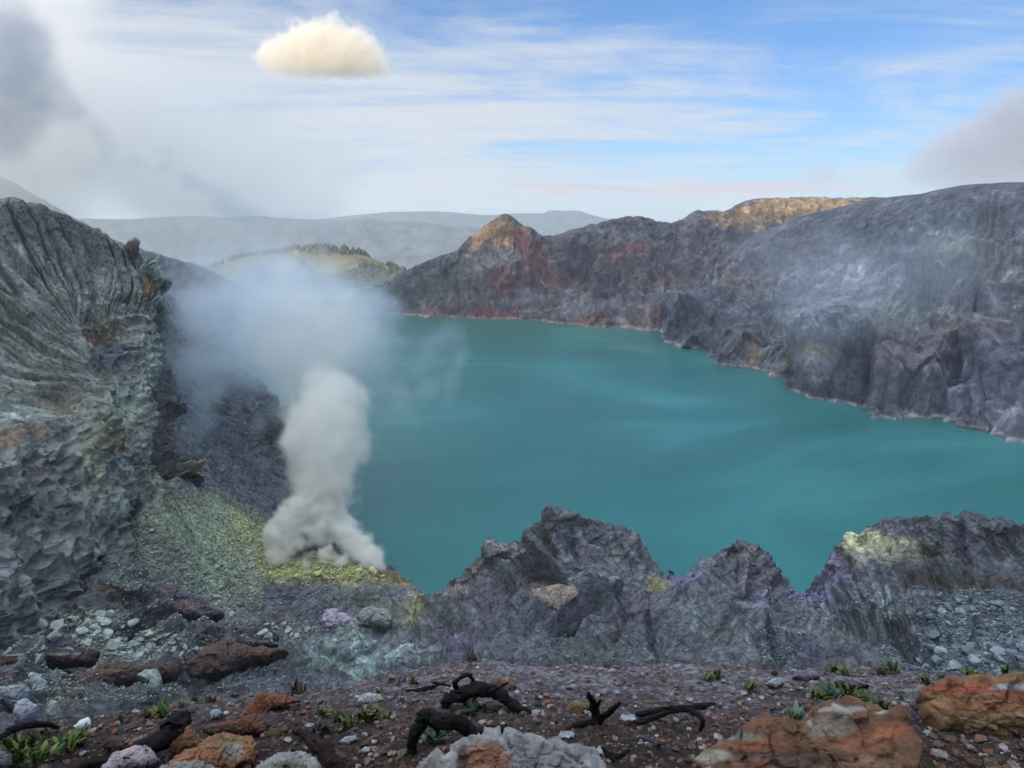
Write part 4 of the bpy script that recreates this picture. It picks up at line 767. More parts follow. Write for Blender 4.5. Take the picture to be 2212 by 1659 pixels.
    far([(112,1450),(116,1430),(130,1436),(142,1450),(130,1456)],86,2.0,(128,142,144),[],'wedge shaped pale rock left of the flat topped boulder',seed=37)
    far([(695,1345),(702,1322),(722,1318),(735,1326),(750,1328),(768,1345),(775,1358),(740,1362),(706,1362)],149,5.0,(152,146,164),[],'lilac white boulder on the slope below the steaming vents',seed=38)
    far([(770,1335),(780,1318),(804,1312),(836,1320),(850,1340),(842,1356),(800,1352),(780,1350)],149,5.0,(124,132,126),[(835,1330,16,12,(140,150,146),.7)],'rounded grey boulder right of the lilac white boulder',seed=39)
    far([(502,1385),(510,1366),(540,1360),(575,1358),(600,1372),(602,1392),(560,1398),(515,1396)],124,5.0,(62,60,64),[],'long dark boulder lying beside the pale slab',seed=40)
    bank=lambda *a,**k: outline_rock('rock',*a,mat=M_boulder,**k)
    bank([(372,1456),(440,1404),(490,1387),(535,1400),(625,1411),(596,1424),(525,1440),(484,1462),(420,1472)],100,7.0,(82,62,56),[(560,1412,70,8,(118,78,50),.85),(480,1445,60,8,(104,76,60),.6)],'long brown rock bank with a rusty crest above the gravel ledge, left of centre','rock',tilt=.35,seed=51,warp=6,facet=.5)
    bank([(110,1506),(165,1464),(235,1441),(330,1444),(395,1442),(384,1464),(300,1482),(210,1508)],84,6.0,(78,60,54),[(220,1448,80,6,(110,84,68),.6)],'low brown rock bank at the left, ending beside the hooked boulder','rock',tilt=.4,seed=52,warp=6,facet=.5)
    bank([(246,1352),(330,1343),(450,1349),(566,1361),(570,1376),(450,1380),(330,1372),(258,1366)],124,4.0,(66,66,68),[(450,1352,140,4,(96,100,98),.6)],'long dark layered ledge below the purple hump','rock',tilt=.3,seed=53,warp=4,facet=.3)
    bank([(352,1392),(450,1380),(560,1382),(604,1394),(540,1404),(430,1403)],114,4.0,(60,58,58),[(480,1384,120,4,(92,92,90),.6)],'second dark layered ledge just below the long one','rock',tilt=.3,seed=54,warp=4,facet=.3)
    bank([(-30,1428),(60,1413),(130,1408),(218,1411),(205,1434),(100,1440),(-30,1452)],84,5.0,(70,56,50),[(90,1412,130,4,(128,140,134),.7)],'brown ledge with a pale rim at the left edge','rock',tilt=.35,seed=55,warp=4,facet=.3)
    bank([(296,1292),(340,1263),(385,1276),(445,1300),(486,1332),(440,1347),(370,1332),(318,1316)],135,8.0,(86,80,94),[(395,1310,40,14,(124,98,100),.7),(345,1268,30,8,(84,76,60),.7)],'mauve grey hump of rock between the scree and the layered ledges','rock',tilt=.45,seed=56,warp=6,facet=.6)
    far([(1186,1310),(1176,1290),(1180,1270),(1205,1262),(1240,1268),(1250,1284),(1228,1302),(1208,1322)],137,2.5,(142,128,116),[],'cream coloured rock face sheltered in the central mound',seed=41)
rocks_fg(); print('rocks',time.time()-T0)
# ---------------------------------------------------------------- scatter of boulders and stones on the middle ground
def visible_mask(P):
    px,py=proj(P); run=np.minimum.accumulate(np.vstack([np.full((1,py.shape[1]),1e9),py[:-1]]),0)
    return (py<run-0.02)
def protos(n,sub,mat,cols,seed,name,**k):
    rs=np.random.RandomState(seed); out=[]
    for i in range(n):
        V,Fc=rock_verts(rs,sub,**k); c_=lin(cols[i%len(cols)])*K
        C=np.tile(c_,(len(V),1))*(1+.3*fbm(V,2.2,3,.6,off=i*3.1)[:,None])
        out.append(raw_mesh(name,V,Fc,mat,C,smooth=False,k=3))
    return out
def scatter():
    vis=visible_mask(MP); px,py=proj(MP); rs=np.random.RandomState(11)
    PAL={'green':[(136,150,130),(122,136,120),(148,158,138),(112,124,110)],'pale':[(140,152,146),(124,136,132),(154,164,158),(130,138,138)],'yellow':[(160,164,104),(150,158,116),(164,168,120)],'blue':[(108,122,128),(96,108,114),(124,136,142),(86,96,102)]}
    LAB={'green':('grey green boulder in the scree between the left cliff and the vents','boulders in the scree by the vents'),
         'pale':('pale boulder in the rubble at the lower left','boulders in the lower left rubble'),
         'yellow':('sulphur yellow block at the foot of the steaming vents','sulphur blocks at the vents'),
         'blue':('blue grey boulder in the rubble at the lower right','boulders in the lower right rubble')}
    PR={k:protos(8,3,M_boulder,v,hash(k)%7+1 if False else {'green':1,'pale':2,'yellow':3,'blue':4}[k],'boulder',rough=.07,cuts=11) for k,v in PAL.items()}
    regs=[('green',430,1170,110,80,46,5,11,'on the upper scree fan below the left cliff'),('green',520,1220,60,50,34,7,15,'on the yellowish scree beside the steam vents'),('green',470,1290,70,34,40,9,20,'in the heap at the foot of the scree'),('green',380,1260,60,40,20,6,13,'in the scree near the purple hump'),('pale',180,1370,120,34,60,12,30,'in the rubble under the left cliff'),('pale',330,1395,90,22,44,9,20,'in the rubble in front of the dark strata'),('pale',50,1385,70,40,26,14,34,'in the rubble at the left edge'),('pale',640,1360,90,16,18,12,24,'in the row above the crusted slab'),('yellow',650,1245,60,8,10,12,20,'under the left part of the steam'),('yellow',740,1235,60,12,12,10,18,'under the right part of the steam'),('blue',2120,1330,110,30,34,10,24,'in the upper right rubble below the dark knoll'),('blue',2060,1410,130,30,34,14,34,'in the right rubble just above the gravel ledge'),('blue',2170,1420,60,30,14,16,34,'in the rubble above the vivid orange boulder'),('blue',1960,1300,120,20,10,7,14,'on the dark slabs right of centre')]
    TON={'green':'grey green','pale':'pale greenish','yellow':'sulphur yellow','blue':'blue grey'}
    count=0
    for kind,bx,by,rx,ry,n,s0,s1,where in regs:
        m=vis&(np.abs(px-bx)<rx*1.3)&(np.abs(py-by)<ry*1.3)&(((px-bx)/rx)**2+((py-by)/ry)**2<1.5)&(px>-20)&(px<2230)
        idx=np.argwhere(m)
        if len(idx)==0: continue
        for t in range(n):
            i,j=idx[rs.randint(len(idx))]; p=MP[i,j]; dist=np.linalg.norm(p-[0,0,CAMZ])
            spx=s0+(s1-s0)*rs.rand()**2.2; r=spx*.5*dist/F
            o=link('boulder',PR[kind][rs.randint(8)]); o.location=(p[0],p[1],p[2]+r*.25); o.scale=(r,r,r); o.rotation_euler=(rs.uniform(-.5,.5),rs.uniform(-.5,.5),rs.uniform(0,6.3))
            f_=(spx-s0)/(s1-s0); sz='large' if f_>.5 else ('medium' if f_>.15 else 'small')
            tag(o,'%s %s %s %s'%(sz,TON[kind],'boulder' if kind!='yellow' else 'block',where),'boulder' if kind!='yellow' else 'sulphur block','%s %s boulders %s'%(sz,TON[kind],where)); 
            if kind=='yellow': o.name='sulphur_block'
            count+=1
    print('boulders',count)
    # uncountable small stones
    def stones(name,regs,n,smin,smax,pal,seed):
        rs=np.random.RandomState(seed); V0=[rock_verts(rs,1,cuts=5,rough=.05) for _ in range(6)]
        Vs=[];Fs=[];Cs=[];off=0
        for (bx,by,rx,ry,w_) in regs:
            m=vis&(((px-bx)/rx)**2+((py-by)/ry)**2<1.3)&(px>-40)&(px<2250); idx=np.argwhere(m)
            if len(idx)==0: continue
            for t in range(int(n*w_)):
                i,j=idx[rs.randint(len(idx))]; p=MP[i,j]; dist=np.linalg.norm(p-[0,0,CAMZ]); r=(smin+(smax-smin)*rs.rand()**3)*.5*dist/F
                V,Fc=V0[rs.randint(6)]; a=rs.uniform(0,6.3); ca,sa=math.cos(a),math.sin(a)
                Vr=np.stack([V[:,0]*ca-V[:,1]*sa,V[:,0]*sa+V[:,1]*ca,V[:,2]],1)*r+p+[0,0,r*.3]
                Vs.append(Vr);Fs.append(Fc+off);off+=len(V);c_=lin(pal[rs.randint(len(pal))])*K*rs.uniform(.75,1.2);Cs.append(np.tile(c_,(len(V),1)))
        if not Vs: return
        o=link(name,raw_mesh(name,np.vstack(Vs),np.vstack(Fs),M_boulder,np.vstack(Cs),smooth=False,k=3)); o['kind']='stuff'
    nn=1.0 if Q_>=1 else .3
    stones('scree',[(430,1170,130,100,.26),(520,1230,70,60,.16),(450,1300,110,50,.2),(330,1250,90,60,.12),(180,1370,180,50,.30),(330,1400,140,34,.2),(150,1470,220,50,.15),(640,1370,120,22,.05)],9000*nn,2.5,8,[(124,136,122),(108,120,110),(136,146,134),(94,102,98),(128,138,116)],21)
    stones('rubble',[(2120,1330,130,50,.35),(2060,1410,150,40,.35),(1900,1300,200,50,.12),(1700,1390,60,40,.08),(1250,1400,250,40,.1),(640,1300,100,50,.1),(400,1480,300,40,.15)],6000*nn,2.5,8,[(98,114,122),(84,98,106),(112,126,132),(74,84,92)],22)
    stones('sulphur_crust',[(680,1235,90,16,.5),(590,1190,36,60,.3),(780,1240,50,14,.2)],1500*nn,3,10,[(152,154,96),(136,136,80),(164,164,112),(116,116,74),(150,152,120)],23)
scatter(); print('scatter',time.time()-T0)
# ---------------------------------------------------------------- pebbles on the ledge
def pebbles():
    rs=np.random.RandomState(5); V0=[rock_verts(rs,1,cuts=9,rough=.10,flat=.65) for _ in range(16)]
    pal=[(118,98,88),(98,88,86),(150,140,136),(92,72,62),(124,86,62),(160,158,160),(74,68,70),(136,116,112),(110,92,80),(88,78,76)]
    Vs=[];Fs=[];Cs=[];off=0; n=int(19000*(1 if Q_>=1 else .3))
    nvv,nuu=LP.shape[:2]
    for t in range(n):
        i=int((1-rs.rand()**.8*.95)*nvv*.875); j=rs.randint(nuu); p=LP[min(i,nvv-1),j]
        dist=np.linalg.norm(p-[0,0,CAMZ]); px_,py_=proj(p)
        if px_<-60 or px_>2270: continue
        big=(rs.rand()**4.2); r=.0055+.034*big*(1.4 if px_>2000 and py_>1590 else .8)
        V,Fc=V0[rs.randint(16)]; a=rs.uniform(0,6.3); ca,sa=math.cos(a),math.sin(a)
        Vr=np.stack([V[:,0]*ca-V[:,1]*sa,V[:,0]*sa+V[:,1]*ca,V[:,2]],1)*r+p+[0,0,r*.35]
        c_=lin(pal[rs.randint(10)])*K*rs.uniform(.7,1.15)
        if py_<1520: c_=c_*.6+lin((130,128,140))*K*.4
        Vs.append(Vr);Fs.append(Fc+off);off+=len(V);Cs.append(np.tile(c_,(len(V),1)))
    o=link('gravel',raw_mesh('gravel',np.vstack(Vs),np.vstack(Fs),M_soil,np.vstack(Cs),smooth=False,k=3)); o['kind']='stuff'
pebbles(); print('pebbles',time.time()-T0)
# ---------------------------------------------------------------- charred wood
M_char=mat_rock('charred_wood',((30,.02,'n'),(120,.006,'n')),vscale=12,var=.5,rough=.75)
def tube(name,pts,label,rad,parts=(),col=(30,26,28),lift=.05,cat='charred branch',seed=0):
    def sweep(pts,rad,lift,seed):
        C=np.array([gnd(a,b,lift=l if len(q)>2 else lift) for q in pts for a,b,l in [(q[0],q[1],q[2] if len(q)>2 else lift)]])
        n=len(pts)*10; S=catmull(C,n); rr=np.interp(np.linspace(0,1,n),np.linspace(0,1,len(rad)),rad)
        S=S+np.stack([fbm(S,9,3,off=seed+k*7) for k in range(3)],1)*(rr*.9*np.linalg.norm(S-[0,0,CAMZ],axis=1)/F)[:,None]
        T=np.gradient(S,axis=0); T/=np.linalg.norm(T,axis=1)[:,None]; up=np.array([.1,.2,1.0]); A=np.cross(T,up); A/=np.linalg.norm(A,axis=1)[:,None]; B=np.cross(T,A)
        m=16; th=np.linspace(0,2*np.pi,m); dist=np.linalg.norm(S-[0,0,CAMZ],axis=1)
        R_=rr*.64*dist/F; R_[0]*=.3; R_[-1]*=.3
        P=S[:,None]+(A[:,None]*np.cos(th)[None,:,None]+B[:,None]*np.sin(th)[None,:,None])*R_[:,None,None]
        tt=np.arange(n)[:,None]*.12
        k=1+1.0*ridged(np.stack([np.cos(th)[None]*1.6+tt*0,np.sin(th)[None]*1.6+tt*0,tt+0*th[None]],-1)+seed,1,4,.6)-.2
        P=S[:,None]+(P-S[:,None])*k[...,None]; P[:,-1]=P[:,0]; P[0]=S[0]; P[-1]=S[-1]
        return P
    P=sweep(pts,rad,lift,seed); c_=np.zeros(P.shape)+lin(col)*K*.8
    o=link(name,grid_mesh(name,P,M_char,c_)); tag(o,label,cat)
    rt=random.Random(seed); parts=list(parts)
    for _ in range(4 if max(rad)>7 else 2):
        i=rt.randrange(1,len(pts)-1); a=pts[i]; l0=(a[2] if len(a)>2 else lift)+.02; dx=rt.choice((-1,1))*rt.uniform(10,30); up_=rt.uniform(.02,.14)
        parts.append(([(a[0],a[1],l0),(a[0]+dx*.4,a[1]-3,l0+up_*.4),(a[0]+dx,a[1]+rt.uniform(-6,4),l0+up_)],[rt.uniform(2.5,4),2,1]))
    for k,(pp,rr) in enumerate(parts):
        Q=sweep(pp,rr,lift,seed+k+3); link('twig',grid_mesh('twig',Q,M_char,np.zeros(Q.shape)+lin(col)*K*.8),o)
    return o
def wood():
    tube('branch',[(-40,1606,.06),(0,1592,.1),(30,1577,.12),(60,1568,.12),(100,1565,.08),(128,1573,.02)],'thin charred branch curving across the left edge of the gravel lip',[4,6,7,6,3],seed=1)
    tube('charred_log',[(392,1550,.14),(372,1572,.12),(340,1600,.08),(300,1622,.05),(255,1640,.04),(200,1652,.02),(150,1665,.0)],'thick black charred log slanting to the lower left',[20,24,18,14,12,10,6],seed=2)
    tube('root',[(632,1577,.02),(662,1588,.05),(684,1602,.1),(702,1622,.1),(722,1648,.08),(745,1690,.03)],'dark reddish root rising from the gravel next to the grey lump',[3,8,14,16,15,12],col=(54,34,36),seed=3)
    tube('root',[(892,1630,.0),(890,1600,.08),(897,1572,.16),(922,1553,.2),(955,1552,.2),(990,1566,.14),(1030,1582,.08),(1070,1580,.06),(1110,1571,.05)],'black arching root just above the split pale rock',[9,12,14,16,17,16,14,13,8],parts=[([(925,1556,.2),(910,1545,.24),(900,1540,.26)],[5,3,2])],seed=4)
    tube('root',[(962,1535,.0),(970,1515,.08),(995,1497,.14),(1030,1490,.16),(1065,1495,.14),(1095,1515,.08),(1125,1535,.05),(1155,1548,.0)],'black arching root behind the leafy clump in the centre',[8,12,15,16,15,12,10,7],parts=[([(1058,1494,.16),(1080,1484,.2),(1098,1474,.24)],[5,4,2]),([(990,1498,.1),(982,1478,.2),(995,1462,.26),(1012,1459,.26),(1024,1472,.2)],[6,6,5,5,4])],seed=5)
    tube('branch',[(864,1493,.03),(900,1491,.05),(930,1484,.06),(950,1478,.08),(975,1482,.06)],'thin black branch left of the arching roots',[2,4,4,3,3],seed=6)
    tube('stump',[(1272,1496,.3),(1276,1512,.22),(1284,1535,.1),(1292,1562,.02)],'small forked charred stump standing right of centre',[4,7,10,9],parts=[([(1340,1518,.22),(1325,1530,.16),(1305,1546,.08),(1290,1560,.02)],[4,6,7,8]),([(1290,1562,.02),(1262,1566,.04),(1235,1572,.04),(1214,1584,.0)],[8,7,5,3]),([(1298,1512,.24),(1292,1525,.15),(1286,1540,.08)],[3,4,5])],seed=7)
    tube('branch',[(1360,1546,.03),(1400,1540,.06),(1440,1532,.1),(1480,1528,.1),(1520,1526,.08),(1545,1520,.06)],'gnarled black branch with hanging twigs right of the forked stump',[4,7,8,8,6,3],parts=[([(1490,1532,.1),(1508,1542,.1),(1517,1558,.08),(1511,1578,.0)],[5,6,5,4]),([(1366,1560,.03),(1395,1556,.06),(1430,1545,.08),(1450,1534,.09)],[4,6,6,4])],seed=8)
    tube('branch',[(1380,1594,.04),(1402,1598,.06),(1424,1610,.06),(1438,1630,.02)],'slim grey blue stick bowed over the gravel below the gnarled branch',[2,4,4,3],col=(70,74,92),seed=9)
    tube('branch',[(1300,1612,.1),(1312,1630,.06),(1326,1645,.03),(1336,1662,.0)],'short black stick poking up left of the bowed stick',[3,6,6,5],parts=[([(1318,1636,.05),(1345,1626,.05),(1366,1610,.06)],[4,5,2])],seed=10)
wood()
def twigs():
    rt=random.Random(77)
    for k in range(34):
        x=rt.uniform(40,2150); y=rt.uniform(interp_poly([x],EDGE)[0]+18,1650); l=rt.uniform(14,46); a=rt.uniform(-.5,.5); u_=rt.uniform(.01,.06)
        C=[gnd(x+l*t*math.cos(a),y+l*t*math.sin(a)*.6+rt.uniform(-3,3),lift=.02+u_*t) for t in (0,.35,.7,1)]
        S=catmull(np.array(C),18); T=np.gradient(S,axis=0); T/=np.linalg.norm(T,axis=1)[:,None]; A=np.cross(T,[.1,.2,1]); A/=np.linalg.norm(A,axis=1)[:,None]; B=np.cross(T,A); th=np.linspace(0,2*np.pi,7)
        r_=rt.uniform(.0022,.006)*np.linspace(1,.3,18); P=S[:,None]+(A[:,None]*np.cos(th)[None,:,None]+B[:,None]*np.sin(th)[None,:,None])*r_[:,None,None]; P[0]=S[0]; P[-1]=S[-1]
        col=rt.choice([(40,34,32),(60,50,46),(96,86,80),(34,28,30)])
        o=link('twig',grid_mesh('twig',P,M_char,np.zeros(P.shape)+lin(col)*K)); w3='left' if x<740 else ('middle' if x<1480 else 'right')
        tag(o,'thin dry twig lying loose on the gravel in the %s third of the picture'%w3,'twig','loose twigs on the gravel, %s third'%w3)
twigs()
# ---------------------------------------------------------------- litter
M_scrap=mat_rock('plastic_scrap',((40,.01,'n'),),vscale=10,var=.12,rough=.45,spec=.5)
def litter():
    rs=np.random.RandomState(3)
    def scrap(px,py,w_,label,col=(140,144,152),long=1.6):
        c_=gnd(px,py,lift=.03); s=.62*w_*np.linalg.norm(c_-[0,0,CAMZ])/F/2
        g=np.linspace(-1,1,14); X,Y=np.meshgrid(g,g); r=np.sqrt(X*X+Y*Y); 
        Z=perlin(np.stack([X*2.2+px,Y*2.2+py,X*0],-1))*.9
        P=np.stack([X*s*long*(1-.3*np.abs(Y)),Y*s*.8,Z*s*.8+s*.35],-1)+c_
        C=np.zeros(P.shape)+lin(col)*K*.9
        o=link('plastic_scrap',grid_mesh('plastic_scrap',P,M_scrap,C,smooth=True)); md=o.modifiers.new('thickness','SOLIDIFY'); md.thickness=.003; tag(o,label,'litter')
    scrap(1224,1590,34,'crumpled white plastic scrap below the forked stump')
    scrap(1357,1554,34,'white plastic scrap tucked under the gnarled branch')
    scrap(1285,1627,40,'white plastic shreds at the foot of the short black stick')
    scrap(1394,1612,30,'white plastic shred beside the bowed grey stick')
    scrap(1162,1540,24,'pale crumpled scrap at the end of the black arching root',col=(140,150,150))
    scrap(668,1568,18,'small white scrap above the dark reddish root')
    # white bottle-shaped piece at the left
    a=gnd(158,1572,lift=.03); b=gnd(196,1559,lift=.04); n=24; t=np.linspace(0,1,n); S=a[None]*(1-t[:,None])+b[None]*t[:,None]
    prof=np.interp(t,[0,.04,.18,.3,.5,.9,1],[.2,.35,.35,.7,.95,1,.3])*.030
    T=(b-a)/np.linalg.norm(b-a); A=np.cross(T,[0,0,1]); A/=np.linalg.norm(A); B=np.cross(T,A); th=np.linspace(0,2*np.pi,20)
    P=S[:,None]+(A*np.cos(th)[:,None]+B*np.sin(th)[:,None])[None]*prof[:,None,None]; P[0]=S[0];P[-1]=S[-1]
    o=link('bottle',grid_mesh('bottle',P,M_scrap,np.zeros(P.shape)+lin((190,200,198))*K*.9)); tag(o,'white plastic bottle lying on the gravel at the left','bottle')
litter()
# ---------------------------------------------------------------- plants
def leaf_mat():
    m=bpy.data.materials.new('leaf'); m.use_nodes=True; nt=m.node_tree; b=nt.nodes['Principled BSDF']; b.inputs['Roughness'].default_value=.5
    a=nt.nodes.new('ShaderNodeAttribute'); a.attribute_name='Col'; nt.links.new(a.outputs['Color'],b.inputs['Base Color'])
    return m
M_leaf=leaf_mat()
def plant_mesh(seed,n,L_,wd,spread,tones,upright=.5):
    rs=np.random.RandomState(seed); Vs=[];Fs=[];Cs=[];off=0
    for i in range(n):
        az=rs.uniform(0,6.28); el=rs.uniform(.5,1.5)*upright+.5; l=L_*rs.uniform(.5,1.15); w_=wd*rs.uniform(.7,1.2); o_=np.array([rs.normal()*spread,rs.normal()*spread,0])
        k=6; t=np.linspace(0,1,k); bend=rs.uniform(.2,1.0)
        d=np.array([math.cos(az),math.sin(az),0]); s_=np.array([-math.sin(az),math.cos(az),0])
        ang=el-bend*t*1.1; dr=np.cumsum(np.cos(ang))/k*l; zr=np.cumsum(np.sin(ang))/k*l
        c_=o_+d*dr[:,None]+np.array([0,0,1])*zr[:,None]; wv=w_*np.sin(np.pi*(t*.86+.10))**.8
        Vl=np.stack([c_-s_*wv[:,None]+[0,0,w_*.35],c_,c_+s_*wv[:,None]+[0,0,w_*.35]],1).reshape(-1,3)
        F_=[]
        for a in range(k-1):
            for q in (0,1): F_.append([a*3+q,a*3+q+1,a*3+q+4,a*3+q+3])
        Vs.append(Vl);Fs.append(np.array(F_)+off);off+=len(Vl)
        col=lin(tones[rs.randint(len(tones))])*K*.72*rs.uniform(.55,1.25); Cs.append(np.tile(col,(len(Vl),1)))
    return np.vstack(Vs),np.vstack(Fs),np.vstack(Cs)
def plants():
    G=[(74,96,34),(92,110,40),(60,84,36),(104,112,44)]; GB=[(74,96,34),(92,80,34),(110,64,36),(86,96,40),(66,50,32)]; DK=[(44,50,26),(56,64,30),(70,52,30),(36,34,24)]; BG=[(70,98,72),(84,110,86),(62,90,60),(96,112,84)]
    defs={'leafy':(28,.10,.011,.020,G),'mixed':(26,.085,.010,.018,GB),'dark':(32,.08,.008,.022,DK),'broad':(24,.14,.015,.022,BG)}
    parts={k:[] for k in defs}
    for ki,(k,(n,l,w_,s_,t)) in enumerate(defs.items()):
        for v in range(3):
            V,Fc,C=plant_mesh(ki*10+v,n,l,w_,s_,t,upright=.75); parts[k].append(raw_mesh('plant',V,Fc,M_leaf,C,smooth=True))
    L_=[(1026,1545,'broad',1.0,'blue green broad leaved clump in front of the black arching root'),(1072,1545,'mixed',.9,'small leafy tuft right of the broad leaved clump'),(1127,1525,'mixed',.8,'leafy tuft leaning against the far end of the black arching root'),(1160,1528,'mixed',.7,'low red tinged tuft beside the pale crumpled scrap'),(1114,1597,'leafy',.6,'tiny green tuft behind the split pale rock'),(935,1612,'broad',.8,'grey green clump under the nearer arching root'),(960,1590,'leafy',.8,'bright green sprig inside the nearer root arch'),(894,1482,'mixed',.6,'small yellowish tuft near the thin black branch'),(873,1530,'mixed',1.0,'drooping brown and green clump left of the arching roots'),(1019,1432,'dark',.9,'dark shrubby tuft on the crest of the gravel lip'),(1264,1550,'leafy',.7,'green tuft at the foot of the forked stump'),
     (644,1497,'dark',1.1,'dark withered tuft on the lip behind the rusty slab'),(734,1560,'mixed',1.0,'reddish leafy clump, leftmost of the central patch'),(756,1575,'leafy',1.0,'bright green clump in front of the central patch'),(784,1562,'leafy',.9,'green clump in the middle of the central patch'),(808,1556,'leafy',.8,'green clump right of the middle of the central patch'),(839,1558,'leafy',.9,'yellow green clump at the right end of the central patch'),(700,1590,'dark',1.0,'dark low clump below the central patch'),(869,1488,'dark',.9,'dark upright tuft near the lip, left of the thin branch'),(821,1503,'leafy',.6,'small green tuft behind the pale rounded stone'),(844,1478,'dark',.5,'tiny dark sprig on the lip left of the dark upright tuft'),(696,1548,'leafy',.7,'slim green sprig left of the reddish leafy clump'),
     (1532,1472,'leafy',.8,'green tuft standing alone on the gravel, left of the pair'),(1551,1466,'leafy',.8,'green tuft close to its twin above the gnarled branch'),(1622,1496,'leafy',.7,'low green tuft between the gnarled branch and the mauve boulder'),(1674,1460,'mixed',.7,'small tuft on the lip left of the mauve boulder'),(1800,1452,'leafy',.8,'upright tuft on the lip right of the mauve boulder'),(1828,1460,'leafy',.9,'spreading tuft on the lip behind the low mauve rock'),(1903,1458,'mixed',1.0,'brown and green tuft on the lip, larger of two neighbours'),(1926,1454,'leafy',.8,'green tuft on the lip, smaller of two neighbours'),(1764,1512,'leafy',1.0,'leafy clump, left part of the big patch behind the broad orange rock'),(1794,1512,'broad',.8,'taller clump inside the big patch behind the broad orange rock'),(1832,1519,'leafy',1.1,'dense clump at the middle of the big patch behind the orange rock'),(1868,1519,'leafy',1.0,'clump with a red bud in the big patch behind the orange rock'),(1905,1540,'leafy',.9,'clump at the right end of the big patch by the orange rock'),(1720,1562,'broad',.8,'pale spiky clump at the left shoulder of the broad orange rock'),(1997,1480,'leafy',.7,'yellow green tuft left of the vivid orange boulder'),(2034,1468,'dark',.7,'brown tuft behind the vivid orange boulder'),(2094,1464,'leafy',.7,'small tuft rising over the vivid orange boulder'),(2113,1462,'leafy',.6,'thin sprig over the top of the vivid orange boulder'),(2173,1462,'leafy',.8,'slender tuft over the pale vein of the orange boulder'),(2203,1474,'dark',.9,'dark tuft at the right edge of the picture'),
     (26,1620,'leafy',1.0,'leafy tuft at the left edge above the bluish white stone'),(70,1612,'mixed',1.0,'olive clump between the left edge and the tall tuft'),(96,1592,'mixed',.7,'small olive tuft under the curving thin branch'),(146,1624,'leafy',1.1,'tall yellow green clump at the lower left'),(168,1606,'leafy',1.0,'bright tuft touching the tall clump at the lower left'),(42,1652,'leafy',1.1,'bright green clump in the lower left corner'),(87,1650,'leafy',1.0,'yellow flecked clump at the bottom, right of the corner clump'),(258,1560,'mixed',.6,'small round tuft left of the charred log'),(317,1552,'mixed',.8,'brownish tuft on the lip left of the charred log'),(355,1550,'leafy',1.1,'bright green tuft at the top of the charred log'),(421,1520,'mixed',.6,'orange tinged tuft on the lip right of the charred log'),(455,1519,'mixed',.6,'low olive tuft on the lip before the rusty slab'),(510,1506,'dark',.5,'thin dark sprig on the lip left of the rusty slab'),(391,1528,'leafy',.6,'small green tuft on the lip above the charred log')]
    rs=np.random.RandomState(9)
    for (x,y,k,s_,lab) in L_:
        p=gnd(x,y,lift=0.0); o=link('plant',parts[k][rs.randint(3)]); o.location=p; q=s_*rs.uniform(.8,1.15); o.scale=(q,q,q*rs.uniform(.8,1.2)); o.rotation_euler=(0,0,rs.uniform(0,6.3)); tag(o,lab,'plant','tufts on the gravel ledge')
plants(); print('fg',time.time()-T0)
# ---------------------------------------------------------------- woods on the hill beyond
def woods():
    rs=np.random.RandomState(2); V0,F0=ICO[1]; Vs=[];Fs=[];Cs=[];off=0
    px,py=proj(HILL); idx=np.argwhere((px>380)&(px<930)&(HILL[...,2]>-60))
    for t in range(int(4200*(1 if Q_>=1 else .4))):
        i,j=idx[rs.randint(len(idx))]; p=HILL[i,j]; 
        if perlin(np.array([p*.008]))[0]<-.12: continue
        r=rs.uniform(2.5,6.5); V=V0*[r*.7,r*.7,r*1.2]*(1+.25*rs.normal(size=(len(V0),1)))+p+[0,0,r*.6]
        Vs.append(V);Fs.append(F0+off);off+=len(V);Cs.append(np.tile(lin((88,88,60))*1.2*rs.uniform(.6,1.2),(len(V),1)))
    o=link('woods',raw_mesh('woods',np.vstack(Vs),np.vstack(Fs),M_land,np.vstack(Cs),smooth=False,k=3)); o['kind']='stuff'
woods()
# ================================================================== HAZE
def haze():
    V=[(-9000,-1700),(9000,-1700),(9000,9500),(-9000,9500)]; zb,zt=-900,400
    me=bpy.data.meshes.new('haze'); me.from_pydata([(x,y,z) for z in (zb,zt) for x,y in V],[],[(3,2,1,0),(4,5,6,7),(0,1,5,4),(1,2,6,5),(2,3,7,6),(3,0,4,7)])
    m=bpy.data.materials.new('haze_air'); m.use_nodes=True; nt=m.node_tree; nt.nodes.clear()
    pv=nt.nodes.new('ShaderNodeVolumePrincipled'); pv.inputs['Density'].default_value=.00012; pv.inputs['Color'].default_value=(.80,.90,1,1); pv.inputs['Anisotropy'].default_value=.1
    mo=nt.nodes.new('ShaderNodeOutputMaterial'); nt.links.new(pv.outputs[0],mo.inputs['Volume'])
    me.materials.append(m); o=link('haze',me); o['kind']='stuff'
haze()
